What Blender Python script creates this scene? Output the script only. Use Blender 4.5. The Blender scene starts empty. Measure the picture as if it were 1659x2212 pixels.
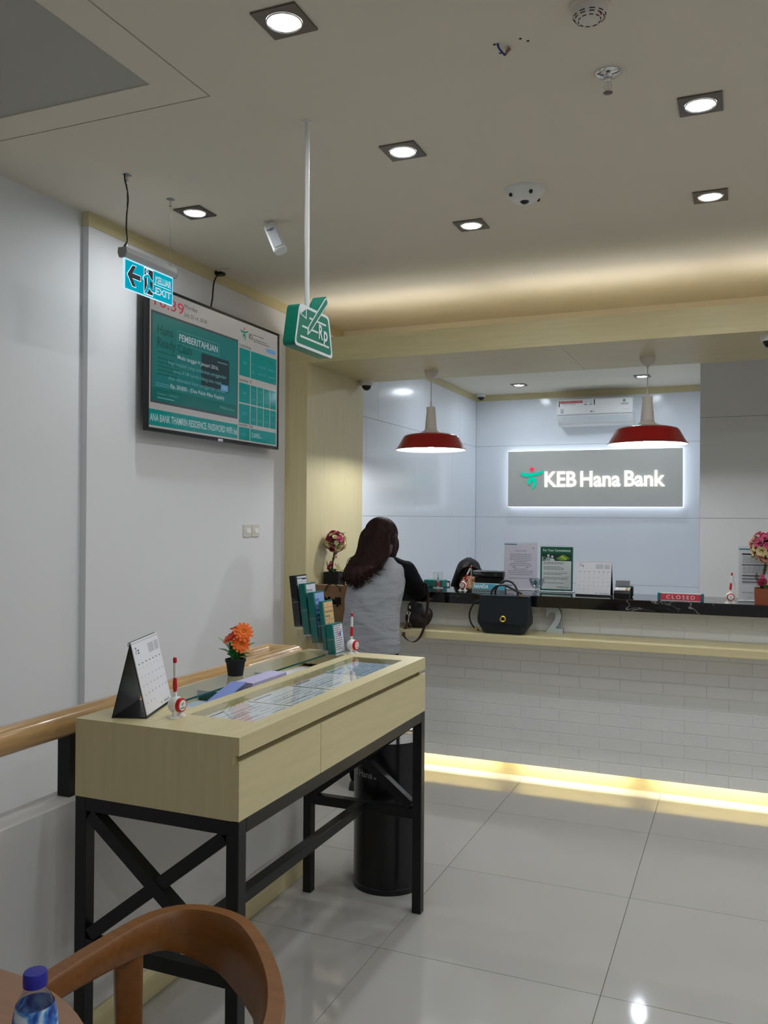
import bpy, bmesh, math, random
from mathutils import Vector, Matrix, Euler
random.seed(7)
PI = math.pi
R = math.radians
SC = bpy.context.scene
COL = SC.collection

# ------------------------------------------------------------------ camera
cam = bpy.data.cameras.new('camera')
cam.sensor_fit = 'VERTICAL'
cam.sensor_height = 36.0
cam.lens = 36.0 * 1860.35 / 2212.0
cam.clip_start = 0.02
co = bpy.data.objects.new('camera', cam)
COL.objects.link(co)
CAM_YAW, CAM_PITCH, CAM_ROLL, CAM_H = R(22.625), R(0.326), R(0.395), 1.585
def cam_matrix():
    f = Vector((-math.sin(CAM_YAW) * math.cos(CAM_PITCH), math.cos(CAM_YAW) * math.cos(CAM_PITCH), math.sin(CAM_PITCH)))
    r = Vector((math.cos(CAM_YAW), math.sin(CAM_YAW), 0))
    u = r.cross(f)
    c, s = math.cos(CAM_ROLL), math.sin(CAM_ROLL)
    r2, u2 = c * r + s * u, -s * r + c * u
    m = Matrix((r2, u2, -f)).transposed().to_4x4()
    m.translation = Vector((0, 0, CAM_H))
    return m
co.matrix_world = cam_matrix()
SC.camera = co

# ------------------------------------------------------------------ world, view, light levels
w = bpy.data.worlds.new('world'); SC.world = w
w.use_nodes = True
w.node_tree.nodes['Background'].inputs[0].default_value = (0.55, 0.6, 0.7, 1)
w.node_tree.nodes['Background'].inputs[1].default_value = 0.05
vs = SC.view_settings
vs.view_transform = 'Standard'
try: vs.look = 'None'
except Exception: pass
vs.exposure = 0.0
vs.gamma = 1.0
vs.use_curve_mapping = False
SC.cycles.sample_clamp_indirect = 6.0
SC.cycles.max_bounces = 10
SC.cycles.diffuse_bounces = 5
SC.cycles.transparent_max_bounces = 16
SC.cycles.caustics_reflective = False
SC.cycles.caustics_refractive = False

DOWNLIGHT = 240.0      # emission of the lens discs in the hall
TELLER_LIGHT = 235.0   # teller room lenses
PENDANT_BULB = 330.0
COVE_TUBE = 13.0
KICK_TUBE = 75.0
SIGN_GLOW = 2.4
C_HALL = (0.92, 0.965, 1.0)
C_TELLER = (0.80, 0.90, 1.0)
C_WARM = (1.0, 0.985, 0.92)
C_KICK = (1.0, 0.90, 0.62)

# ------------------------------------------------------------------ materials
def srgb(c):
    out = []
    for v in c:
        v = v / 255.0
        out.append(v / 12.92 if v <= 0.04045 else ((v + 0.055) / 1.055) ** 2.4)
    return tuple(out)
MATS = {}
def new_mat(name):
    m = bpy.data.materials.new(name); m.use_nodes = True
    nt = m.node_tree
    return m, nt, nt.nodes['Principled BSDF']
def mat(name, c, rough=0.5, metal=0.0, spec=0.5, var=0.0, vscale=20.0, bump=0.0, bscale=60.0, stretch=(1, 1, 1), emit=None, estr=1.0, coat=0.0, trans=0.0, ior=1.45, alpha=1.0, sheen=0.0):
    if name in MATS: return MATS[name]
    m, nt, b = new_mat(name)
    lc = srgb(c) + (1,)
    b.inputs['Base Color'].default_value = lc
    b.inputs['Roughness'].default_value = rough
    b.inputs['Metallic'].default_value = metal
    b.inputs['Specular IOR Level'].default_value = spec
    b.inputs['Coat Weight'].default_value = coat
    b.inputs['Transmission Weight'].default_value = trans
    b.inputs['IOR'].default_value = ior
    b.inputs['Alpha'].default_value = alpha
    b.inputs['Sheen Weight'].default_value = sheen
    if emit is not None:
        b.inputs['Emission Color'].default_value = srgb(emit) + (1,)
        b.inputs['Emission Strength'].default_value = estr
    if var or bump:
        tc = nt.nodes.new('ShaderNodeTexCoord')
        mp = nt.nodes.new('ShaderNodeMapping'); mp.inputs['Scale'].default_value = stretch
        nt.links.new(tc.outputs['Object'], mp.inputs['Vector'])
    if var:
        n = nt.nodes.new('ShaderNodeTexNoise'); n.inputs['Scale'].default_value = vscale; n.inputs['Detail'].default_value = 6
        nt.links.new(mp.outputs[0], n.inputs['Vector'])
        mx = nt.nodes.new('ShaderNodeMix'); mx.data_type = 'RGBA'
        mr = nt.nodes.new('ShaderNodeMapRange'); mr.inputs[1].default_value = 0.3; mr.inputs[2].default_value = 0.7
        nt.links.new(n.outputs['Fac'], mr.inputs[0]); nt.links.new(mr.outputs[0], mx.inputs[0])
        mx.inputs[6].default_value = tuple(x * (1 - var) for x in lc[:3]) + (1,)
        mx.inputs[7].default_value = tuple(min(1, x * (1 + var)) for x in lc[:3]) + (1,)
        nt.links.new(mx.outputs[2], b.inputs['Base Color'])
    if bump:
        n2 = nt.nodes.new('ShaderNodeTexNoise'); n2.inputs['Scale'].default_value = bscale; n2.inputs['Detail'].default_value = 4
        nt.links.new(mp.outputs[0], n2.inputs['Vector'])
        bp = nt.nodes.new('ShaderNodeBump'); bp.inputs['Strength'].default_value = bump; bp.inputs['Distance'].default_value = 0.01
        nt.links.new(n2.outputs['Fac'], bp.inputs['Height']); nt.links.new(bp.outputs[0], b.inputs['Normal'])
    MATS[name] = m
    return m
def emat(name, c, s):
    if name in MATS: return MATS[name]
    m = bpy.data.materials.new(name); m.use_nodes = True
    nt = m.node_tree; nt.nodes.remove(nt.nodes['Principled BSDF'])
    e = nt.nodes.new('ShaderNodeEmission'); e.inputs[0].default_value = tuple(c) + (1,); e.inputs[1].default_value = s
    nt.links.new(e.outputs[0], nt.nodes['Material Output'].inputs[0])
    MATS[name] = m
    return m
def clear_mat(name, tint, gloss=0.12, rough=0.02):
    """thin clear sheet: transparency with a fresnel gloss, cheap and noise free"""
    if name in MATS: return MATS[name]
    m = bpy.data.materials.new(name); m.use_nodes = True
    nt = m.node_tree; nt.nodes.remove(nt.nodes['Principled BSDF'])
    t = nt.nodes.new('ShaderNodeBsdfTransparent'); t.inputs[0].default_value = tuple(tint) + (1,)
    g = nt.nodes.new('ShaderNodeBsdfGlossy'); g.inputs['Roughness'].default_value = rough
    fr = nt.nodes.new('ShaderNodeLayerWeight'); fr.inputs[0].default_value = 0.5
    pw5 = nt.nodes.new('ShaderNodeMath'); pw5.operation = 'POWER'; pw5.inputs[1].default_value = 5.0
    nt.links.new(fr.outputs['Facing'], pw5.inputs[0])
    ad = nt.nodes.new('ShaderNodeMath'); ad.operation = 'MULTIPLY_ADD'; ad.inputs[1].default_value = 0.95; ad.inputs[2].default_value = 0.04 + gloss * 0.1; ad.use_clamp = True
    nt.links.new(pw5.outputs[0], ad.inputs[0])
    mx = nt.nodes.new('ShaderNodeMixShader')
    nt.links.new(ad.outputs[0], mx.inputs[0]); nt.links.new(t.outputs[0], mx.inputs[1]); nt.links.new(g.outputs[0], mx.inputs[2])
    nt.links.new(mx.outputs[0], nt.nodes['Material Output'].inputs[0])
    MATS[name] = m
    return m

def wood(name, c, axis, rough=0.42, var=0.10, coat=0.0):
    st = [1.0, 1.0, 1.0]
    for i in range(3): st[i] = 0.06 if i == axis else 1.0
    return mat(name, c, rough=rough, var=var, vscale=60, stretch=st, coat=coat)
LAM = (210, 197, 153)
lam_x = wood('laminate_x', LAM, 0, var=.05); lam_y = wood('laminate_y', LAM, 1, var=.05); lam_z = wood('laminate_z', LAM, 2, var=.05)
oak_y = wood('handrail_oak', (196, 158, 108), 1, rough=0.22, var=0.16, coat=0.3)
teak = wood('chair_teak', (124, 78, 32), 0, rough=0.35, var=0.14)
table_wood = wood('table_ash', (150, 114, 90), 0, rough=0.5, var=0.08)
wall_paint = mat('wall_paint', (226, 226, 228), rough=0.75, spec=0.2, bump=0.02, bscale=250)
lowwall_paint = mat('low_wall_paint', (214, 213, 212), rough=0.75, spec=0.2)
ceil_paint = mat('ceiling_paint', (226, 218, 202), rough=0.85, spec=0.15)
tray_grey = mat('tray_grey', (178, 177, 171), rough=0.85, spec=0.15)  # plain grey, darker than the ceiling around it
panel_white = mat('white_gloss_panel', (226, 230, 236), rough=0.16, spec=0.5)
panel_matt = mat('white_matt_panel', (218, 219, 221), rough=0.45, spec=0.4)
joint_grey = mat('joint_grey', (120, 122, 125), rough=0.8)
tile_mat = mat('floor_tile', (182, 180, 176), rough=0.07, spec=0.55, var=0.02, vscale=3)
grout_mat = mat('floor_grout', (110, 105, 98), rough=0.9)
brick_mat = mat('white_brick', (236, 237, 238), rough=0.55, bump=0.08, bscale=70)
mortar = mat('brick_mortar', (228, 228, 227), rough=0.9)
black_metal = mat('black_metal', (22, 23, 25), rough=0.42, spec=0.4)
chrome = mat('chrome', (220, 220, 222), rough=0.12, metal=1.0)
brushed = mat('brushed_steel', (120, 112, 105), rough=0.35, metal=1.0)
alu = mat('satin_aluminium', (152, 160, 163), rough=0.38, metal=0.2)
gold = mat('gold', (230, 190, 90), rough=0.2, metal=1.0)
white_pl = mat('white_plastic', (232, 232, 230), rough=0.35)
cream_pl = mat('cream_plastic', (214, 208, 198), rough=0.4)
black_pl = mat('black_plastic', (20, 20, 22), rough=0.35)
dark_glass = mat('dark_dome', (18, 18, 22), rough=0.08, spec=0.6)
paper = mat('paper_white', (232, 232, 238), rough=0.8, spec=0.1)
ink = mat('ink_grey', (70, 72, 78), rough=0.8, spec=0.1)
ink_l = mat('ink_light', (165, 165, 172), rough=0.8, spec=0.1)
ink_red = mat('ink_red', (205, 110, 120), rough=0.8, spec=0.1)
ink_black = mat('ink_black', (16, 16, 18), rough=0.7, spec=0.1)
teal_card = mat('teal_card', (10, 112, 108), rough=0.5)
green_sign = mat('sign_green', (0, 122, 100), rough=0.4)
red_pl = mat('red_plastic', (196, 26, 34), rough=0.3)
glass_sheet = clear_mat('desk_glass', (0.93, 0.97, 0.955))
glass_edge = mat('glass_edge', (20, 92, 84), rough=0.15, spec=0.6)
acrylic = clear_mat('clear_acrylic', (0.96, 0.97, 0.97))
acrylic_edge = mat('acrylic_edge', (190, 196, 200), rough=0.15)

def marble():
    m, nt, b = new_mat('black_marble')
    tc = nt.nodes.new('ShaderNodeTexCoord')
    mp = nt.nodes.new('ShaderNodeMapping'); mp.inputs['Scale'].default_value = (1.2, 2.0, 2.6); mp.inputs['Rotation'].default_value = (0.3, 0.9, 0.5)
    nt.links.new(tc.outputs['Object'], mp.inputs['Vector'])
    n = nt.nodes.new('ShaderNodeTexNoise'); n.inputs['Scale'].default_value = 2.3; n.inputs['Detail'].default_value = 7; n.inputs['Distortion'].default_value = 1.6
    nt.links.new(mp.outputs[0], n.inputs['Vector'])
    r = nt.nodes.new('ShaderNodeValToRGB')
    e = r.color_ramp.elements
    e[0].position = 0.0; e[0].color = (0, 0, 0, 1); e[1].position = 1.0; e[1].color = (0, 0, 0, 1)
    for p, v in ((0.492, 0.0), (0.5, 0.6), (0.508, 0.0)):
        q = e.new(p); q.color = (v, v, v, 1)
    nt.links.new(n.outputs['Fac'], r.inputs[0])
    n2 = nt.nodes.new('ShaderNodeTexNoise'); n2.inputs['Scale'].default_value = 3.0
    nt.links.new(tc.outputs['Object'], n2.inputs['Vector'])
    mr = nt.nodes.new('ShaderNodeMapRange'); mr.inputs[1].default_value = 0.5; mr.inputs[2].default_value = 0.65
    nt.links.new(n2.outputs['Fac'], mr.inputs[0])
    mu = nt.nodes.new('ShaderNodeMath'); mu.operation = 'MULTIPLY'
    nt.links.new(r.outputs[0], mu.inputs[0]); nt.links.new(mr.outputs[0], mu.inputs[1])
    mx = nt.nodes.new('ShaderNodeMix'); mx.data_type = 'RGBA'
    mx.inputs[6].default_value = srgb((12, 12, 14)) + (1,); mx.inputs[7].default_value = srgb((200, 196, 192)) + (1,)
    nt.links.new(mu.outputs[0], mx.inputs[0]); nt.links.new(mx.outputs[2], b.inputs['Base Color'])
    b.inputs['Roughness'].default_value = 0.06
    b.inputs['Specular IOR Level'].default_value = 0.6
    return m
marble_mat = marble()

# ------------------------------------------------------------------ mesh builder
class MB:
    def __init__(s):
        s.bm = bmesh.new(); s.mi = 0
    def m(s, i): s.mi = i; return s
    def face(s, pts):
        vs = [s.bm.verts.new(p) for p in pts]
        try: f = s.bm.faces.new(vs)
        except ValueError: return None
        f.material_index = s.mi
        return f
    def box(s, x0, x1, y0, y1, z0, z1, b=0.0, M=None, seg=1):
        t = bmesh.new()
        bmesh.ops.create_cube(t, size=1.0)
        S = Matrix.Translation(((x0 + x1) / 2, (y0 + y1) / 2, (z0 + z1) / 2)) @ Matrix.Diagonal((abs(x1 - x0), abs(y1 - y0), abs(z1 - z0), 1))
        bmesh.ops.transform(t, matrix=S, verts=t.verts)
        if b > 0: bmesh.ops.bevel(t, geom=t.edges[:], offset=b, segments=seg, affect='EDGES', profile=0.5)
        s.merge(t, M); return s
    def merge(s, t, M=None):
        if M is not None: bmesh.ops.transform(t, matrix=M, verts=t.verts)
        mp = {}
        for v in t.verts: mp[v] = s.bm.verts.new(v.co)
        for f in t.faces:
            try:
                g = s.bm.faces.new([mp[v] for v in f.verts]); g.material_index = s.mi
            except ValueError: pass
        t.free()
    def loft(s, rings, closed=True, caps=True):
        vr = [[s.bm.verts.new(p) for p in r] for r in rings]
        n = len(vr[0])
        for a, b in zip(vr[:-1], vr[1:]):
            for i in range(n if closed else n - 1):
                j = (i + 1) % n
                try:
                    f = s.bm.faces.new((a[i], a[j], b[j], b[i])); f.material_index = s.mi
                except ValueError: pass
        if caps and closed:
            for r, rev in ((vr[0], True), (vr[-1], False)):
                try:
                    f = s.bm.faces.new(r[::-1] if rev else r); f.material_index = s.mi
                except ValueError: pass
        return s
    def tube(s, pts, r, n=8, caps=True, closed=False, sx=1.0):
        pts = [Vector(p) for p in pts]
        rs = r if isinstance(r, (list, tuple)) else [r] * len(pts)
        rings = []; up = None
        for i, p in enumerate(pts):
            a = pts[max(i - 1, 0)]; b = pts[min(i + 1, len(pts) - 1)]
            if closed: a = pts[i - 1]; b = pts[(i + 1) % len(pts)]
            d = (b - a).normalized()
            if up is None:
                up = Vector((0, 0, 1)) if abs(d.z) < 0.9 else Vector((1, 0, 0))
            x = d.cross(up)
            if x.length < 1e-6: x = d.orthogonal()
            x.normalize(); up = x.cross(d).normalized()
            rings.append([p + (x * math.cos(2 * PI * k / n) * sx + up * math.sin(2 * PI * k / n)) * rs[i] for k in range(n)])
        if closed: rings.append(rings[0])
        s.loft(rings, caps=caps and not closed); return s
    def lathe(s, prof, c=(0, 0, 0), n=24, M=None, caps=True):
        t = MB(); t.mi = s.mi
        rings = [[Vector((max(r, 1e-5) * math.cos(2 * PI * k / n), max(r, 1e-5) * math.sin(2 * PI * k / n), z)) for k in range(n)] for r, z in prof]
        t.loft(rings, caps=caps)
        T = Matrix.Translation(c)
        s.merge(t.bm, T @ M if M is not None else T); return s
    def ball(s, c, r, u=12, v=8, M=None):
        t = bmesh.new(); bmesh.ops.create_uvsphere(t, u_segments=u, v_segments=v, radius=1.0)
        if not isinstance(r, (tuple, list)): r = (r, r, r)
        X = Matrix.Translation(c) @ (M if M is not None else Matrix.Identity(4)) @ Matrix.Diagonal((r[0], r[1], r[2], 1))
        s.merge(t, X); return s
    def capsule(s, p0, r0, p1, r1, n=12):
        p0, p1 = Vector(p0), Vector(p1)
        s.tube([p0, p0.lerp(p1, .5), p1], [r0, (r0 + r1) / 2, r1], n)
        s.ball(p0, r0, n, 8); s.ball(p1, r1, n, 8); return s
    def prism(s, poly, M, d):
        """polygon in local xy, from z=0 to z=d"""
        a = [M @ Vector((x, y, 0)) for x, y in poly]; b = [M @ Vector((x, y, d)) for x, y in poly]
        s.loft([a, b]); return s
    def flat(s, poly, M, z=0.0):
        s.face([M @ Vector((x, y, z)) for x, y in poly]); return s
    def rect(s, M, x0, x1, y0, y1, z=0.0):
        return s.flat([(x0, y0), (x1, y0), (x1, y1), (x0, y1)], M, z)
    def disc(s, M, cx, cy, r, z=0.0, n=20, r2=None):
        if r2 is None:
            return s.flat([(cx + r * math.cos(2 * PI * k / n), cy + r * math.sin(2 * PI * k / n)) for k in range(n)], M, z)
        for k in range(n):
            a, b = 2 * PI * k / n, 2 * PI * (k + 1) / n
            s.flat([(cx + r2 * math.cos(a), cy + r2 * math.sin(a)), (cx + r * math.cos(a), cy + r * math.sin(a)), (cx + r * math.cos(b), cy + r * math.sin(b)), (cx + r2 * math.cos(b), cy + r2 * math.sin(b))], M, z)
        return s
    def text(s, txt, M, size=None, width=None, x=0.0, y=0.0, z=0.0, depth=0.0, align='LEFT', fat=0.0, shear=0.0, wrap=None, wsp=1.0, csp=1.0):
        """size = cap height in metres; width = fit to this width"""
        cu = bpy.data.curves.new('t', 'FONT'); cu.body = txt; cu.size = 1.0; cu.resolution_u = 3; cu.offset = fat; cu.shear = shear; cu.space_character = csp; cu.space_word = wsp if txt != 'KEB Hana Bank' else .55
        ob = bpy.data.objects.new('t', cu); COL.objects.link(ob)
        dg = bpy.context.evaluated_depsgraph_get(); dg.update()
        me = bpy.data.meshes.new_from_object(ob.evaluated_get(dg))
        t = bmesh.new(); t.from_mesh(me)
        bpy.data.objects.remove(ob); bpy.data.curves.remove(cu); bpy.data.meshes.remove(me)
        if not t.verts: t.free(); return s
        bmesh.ops.remove_doubles(t, verts=t.verts, dist=1e-5)
        xs = [v.co.x for v in t.verts]; x0, x1 = min(xs), max(xs)
        cap = 0.69
        sy = (size / cap) if size else width / (x1 - x0)
        sx = (width / (x1 - x0)) if width else sy
        w = (x1 - x0) * sx
        ox = x if align == 'LEFT' else (x - w / 2 if align == 'CENTER' else x - w)
        for v in t.verts: v.co = Vector((ox + (v.co.x - x0) * sx, y + v.co.y * sy, z))
        if depth:
            r = bmesh.ops.extrude_face_region(t, geom=t.faces[:])
            ex = [g for g in r['geom'] if isinstance(g, bmesh.types.BMVert)]
            for v in ex: v.co.z += depth
        if wrap:
            for v in t.verts: v.co = wrap(v.co)
        s.merge(t, M); return s
    def logo(s, M, h, x=0.0, y=0.0, z=0.0, red=None, depth=0.0):
        """bank emblem: dot, outstretched arms, hooked leg; h = total height; (x,y) = centre"""
        k = h / 182.0
        f = lambda P: [(x + (a - 262) * k, y - (b - 850) * k) for a, b in P]
        arms = f([(170, 800), (220, 812), (300, 806), (362, 788), (345, 808), (310, 826), (230, 838), (190, 832), (172, 818)])
        leg = f([(228, 890), (226, 868), (242, 846), (268, 840), (290, 852), (298, 880), (290, 912), (265, 942), (272, 905), (273, 882), (262, 868), (250, 872), (248, 886), (252, 896), (238, 898)])
        dot = [(x + 17 * k * math.cos(2 * PI * i / 14), y + 72 * k + 17 * k * math.sin(2 * PI * i / 14)) for i in range(14)]
        mi = s.mi
        T = M @ Matrix.Translation((0, 0, z))
        for q in (arms[::-1], leg[::-1]):
            s.prism(q, T, depth) if depth else s.flat(q, T)
        if red is not None: s.mi = red
        s.prism(dot, T, depth) if depth else s.flat(dot, T)
        s.mi = mi
        return s
    def lines(s, M, x0, x1, ys, h, z=0.0, ragged=0.0, seed=1, words=True):
        rr = random.Random(seed)
        for y in ys:
            e = x1 - (x1 - x0) * ragged * rr.random()
            if words:
                xx = x0
                while xx < e - 1e-4:
                    wl = (x1 - x0) * rr.uniform(0.06, 0.16)
                    s.rect(M, xx, min(xx + wl, e), y, y + h, z); xx += wl + (x1 - x0) * 0.02
            else: s.rect(M, x0, e, y, y + h, z)
        return s

ORG = {}
def tag(o, label=None, cat=None, group=None, kind=None):
    if label: o['label'] = label
    if cat: o['category'] = cat
    if group: o['group'] = group
    if kind: o['kind'] = kind
    return o
def root(name, loc, label, cat, group=None):
    o = bpy.data.objects.new(name, None); COL.objects.link(o)
    o.empty_display_size = 0.05
    o.location = loc; ORG[o] = Vector(loc)
    return tag(o, label, cat, group)
def obj(name, mb, mats, parent=None, label=None, cat=None, group=None, kind=None, smooth=35, base=False):
    bm = mb.bm
    bmesh.ops.recalc_face_normals(bm, faces=bm.faces[:])
    me = bpy.data.meshes.new(name)
    xs = [v.co for v in bm.verts]
    lo = Vector((min(c.x for c in xs), min(c.y for c in xs), min(c.z for c in xs)))
    hi = Vector((max(c.x for c in xs), max(c.y for c in xs), max(c.z for c in xs)))
    c = (lo + hi) / 2
    if base: c.z = lo.z
    for v in bm.verts: v.co -= c
    if smooth:
        for f in bm.faces: f.smooth = True
    bm.to_mesh(me); bm.free()
    for mm in (mats if isinstance(mats, (list, tuple)) else [mats]): me.materials.append(mm)
    if smooth: me.set_sharp_from_angle(angle=R(smooth))
    o = bpy.data.objects.new(name, me); COL.objects.link(o)
    ORG[o] = c
    if parent is not None:
        o.parent = parent; o.location = c - ORG[parent]
    else: o.location = c
    return tag(o, label, cat, group, kind)
def dup(o, loc, label=None, group=None, rot=None):
    """copy of a thing with its parts and sub-parts (shared mesh data)"""
    r = o.copy(); COL.objects.link(r); r.location = loc
    if rot is not None: r.rotation_euler = (0, 0, rot)
    if label: r['label'] = label
    if group: r['group'] = group
    for ch in [q for q in list(bpy.data.objects) if q.parent == o]:
        c = ch.copy(); COL.objects.link(c); c.parent = r
        for g in [q for q in list(bpy.data.objects) if q.parent == ch]:
            d = g.copy(); COL.objects.link(d); d.parent = c
    return r
def frame(o, right, up):
    right, up = Vector(right).normalized(), Vector(up).normalized()
    n = right.cross(up).normalized(); up = n.cross(right).normalized()
    m = Matrix((right, up, n)).transposed().to_4x4(); m.translation = Vector(o); return m
def FX(x, y, z): return frame((x, y, z), (0, 1, 0), (0, 0, 1))     # plane facing +x
def FY(x, y, z): return frame((x, y, z), (1, 0, 0), (0, 0, 1))     # plane facing -y
def FZ(x, y, z): return frame((x, y, z), (1, 0, 0), (0, 1, 0))     # plane facing up
def FD(x, y, z): return frame((x, y, z), (1, 0, 0), (0, -1, 0))    # plane facing down
def smoothpath(P, n=6):
    P = [Vector(p) for p in P]; out = []
    for i in range(len(P) - 1):
        p0 = P[max(i - 1, 0)]; p1 = P[i]; p2 = P[i + 1]; p3 = P[min(i + 2, len(P) - 1)]
        for k in range(n):
            t = k / n
            out.append(0.5 * ((2 * p1) + (p2 - p0) * t + (2 * p0 - 5 * p1 + 4 * p2 - p3) * t * t + (3 * p1 - p0 - 3 * p2 + p3) * t ** 3))
    out.append(P[-1]); return out

# ================================================================== STRUCTURE
ZC, ZT = 2.98, 2.88           # hall ceiling, teller-room ceiling
XT, XJ = -2.786, -2.623       # TV wall, portal jamb / white panel wall
Y1, Y2, YB = 4.98, 5.87, 8.824
def struct(name, mb, mats, parent=None, label=None, smooth=0):
    return obj(name, mb, mats, parent, kind='structure', label=label, smooth=smooth)

fl = struct('floor', MB().box(-2.83, 3.2, -2.2, YB, -0.10, -0.003), grout_mat, label='pale polished tiled floor')
tile_cache = {}
gx = [-0.43 + 0.8 * k for k in range(-3, 5)]; gy = [2.93 + 0.8 * k for k in range(-7, 8)]
xs_ = [-2.82] + gx + [3.19]; ys_ = [-2.19] + gy + [YB - .01]
for a, b in zip(xs_[:-1], xs_[1:]):
    for c, d in zip(ys_[:-1], ys_[1:]):
        if b - a < .02 or d - c < .02: continue
        key = (round(b - a, 3), round(d - c, 3))
        if key not in tile_cache:
            t = obj('tile', MB().box(0, b - a - .0025, 0, d - c - .0025, -.012, 0), tile_mat, fl, smooth=0)
            tile_cache[key] = t
        else:
            t = tile_cache[key].copy(); COL.objects.link(t); t.parent = fl
        t.location = Vector(((a + b) / 2, (c + d) / 2, -.006)) - ORG[fl]

# ceiling with the raised tray opening and its framed edge
mb = MB()
mb.box(-1.640, 3.2, -2.2, Y2, ZC, ZC + .1)
mb.box(-2.9, -1.640, 2.412, Y2, ZC, ZC + .1)
struct('ceiling', mb, ceil_paint, label='off-white plaster ceiling over the hall')
mb = MB()
mb.box(-1.779, -1.646, -2.2, 2.406, ZC, ZC + .1)
mb.box(-2.9, -1.779, 2.272, 2.406, ZC, ZC + .1)
struct('trim_1', mb, ceil_paint, label='plaster band framing the raised ceiling tray')
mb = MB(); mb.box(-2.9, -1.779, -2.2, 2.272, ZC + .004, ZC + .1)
struct('ceiling_tray', mb, tray_grey, label='grey raised ceiling tray at upper left')
mb = MB(); mb.box(-1.66, -1.6, -2.2, 2.44, ZC + .1, ZC + .11); mb.box(-2.9, -1.6, 2.38, 2.44, ZC + .1, ZC + .11)
struct('trim_2', mb, joint_grey)
struct('ceiling_teller', MB().box(-2.7, 3.2, Y2 + .02, YB + .05, ZT, ZT + .1), ceil_paint, label='white ceiling of the teller room')

# left wall: near part set back, TV part proud
mb = MB(); mb.box(-2.95, -2.823, -2.2, 3.127, 0, ZC); mb.box(-2.95, XT, 3.127, Y1, 0, ZC); mb.box(-2.95, XT, Y1, Y2, 2.585, ZC)
struct('wall_left', mb, wall_paint, label='white painted left wall with a small step')
mb = MB(); mb.box(-2.823, XT + .006, 3.120, 3.127, 2.917, ZC); mb.box(XT, XT + .006, 3.127, Y2 - .02, 2.917, ZC)
struct('trim_3', mb, lam_y, label='pale wood strip along the top of the TV wall')
mb = MB(); mb.box(3.2, 3.3, -2.2, YB, 0, ZC)
struct('wall_right', mb, wall_paint)
mb = MB(); mb.box(-2.95, 3.3, -2.3, -2.2, 0, ZC + .3)
struct('wall_rear', mb, wall_paint)

# low wall with rail, wooden baseboard
struct('wall_low', MB().box(-1.9, -1.796, -1.2, 3.42, 0, .755, b=.004), lowwall_paint, label='low white wall under the wooden handrail')
struct('baseboard_left', MB().box(-1.796, -1.784, -1.2, 3.425, 0, .10, b=.002), lam_y, label='pale wood baseboard of the low wall')

# portal of pale laminate
struct('wall_portal', MB().box(-2.95, XJ, Y1, Y2, 0, 2.585), lam_z, label='pale wood pillar of the portal beside the counter')
fas = struct('trim_4', MB().box(XT, 3.2, Y1, Y1 + .018, 2.585, 2.738), lam_x, label='pale wood fascia beam over the counter')
soff = MB()
bm_ = struct('trim_5', MB().box(XT, 3.2, Y2 - .02, Y2, 2.585, 2.738), lam_x, label='rear board of the wooden beam')
struct('wall_bulkhead', MB().box(XT, 3.2, Y2 - .01, Y2 + .02, 2.738, ZC), ceil_paint, label='white bulkhead above the wooden beam')
struct('cove_bounce_board', MB().box(XT, 3.2, Y1 + .018, Y2 - .02, 2.603, 2.606), ceil_paint)  # unseen white board added so the cove light bounces less yellow
for a, b in ((XT, -.985), (-.983, 1.2), (1.202, 3.2)):
    obj('panel', MB().box(a, b, Y1 + .018, Y2 - .02, 2.585, 2.603), lam_x, bm_, smooth=0)

# teller room: glossy white panels with fine joints
ZJ = [0.0, .927, 1.592, 2.337, ZT]
def panel_wall(name, axis, plane, cols, rows, thick, mats, backmat, label):
    """cols: list of joint lists per row"""
    s = -1 if axis == 'back' else 1
    mb = MB()
    lo, hi = min(c[0] for c in cols), max(c[-1] for c in cols)
    if axis == 'x': mb.box(plane - .12, plane - .004, lo, hi, rows[0], rows[-1])
    else: mb.box(lo, hi, plane + .004, plane + .12, rows[0], rows[-1])
    wl = struct(name, mb, backmat, label=label)
    for i in range(len(rows) - 1):
        for a, b in zip(cols[i][:-1], cols[i][1:]):
            g = .0012
            if axis == 'x': p = MB().box(plane - .02, plane, a + g, b - g, rows[i] + g, rows[i + 1] - g, b=.0008)
            else: p = MB().box(a + g, b - g, plane, plane + .02, rows[i] + g, rows[i + 1] - g, b=.0008)
            obj('panel', p, mats, wl, smooth=0)
    return wl
A = [Y2, 6.17, 7.21, 8.25, YB]; B = [Y2, 5.94, 6.98, 8.02, YB]
panel_wall('wall_teller_left', 'x', XJ, [A, A, B, A], ZJ, .02, panel_white, joint_grey, 'glossy white panelled side wall of the teller room')
cb = [XJ, 3.2]
panel_wall('wall_back', 'y', YB, [cb, cb, cb, cb], ZJ, .02, panel_white, joint_grey, 'glossy white panelled wall behind the tellers')
cr = [-.296, 3.2]
panel_wall('wall_teller_right', 'y', 6.79, [cr, cr, cr, cr], ZJ, .02, panel_matt, joint_grey, 'grey-white panelled partition at the right of the teller room')
struct('wall_partition_side', MB().box(-.296, -.28, 6.915, YB, 0, ZT), panel_white)
mb = MB(); mb.box(XJ, XJ + .006, Y2, YB, 2.816, ZT); mb.box(XJ, -.296, YB - .006, YB, 2.816, ZT)
struct('trim_6', mb, lam_x, label='pale wood strip around the teller room ceiling')

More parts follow.
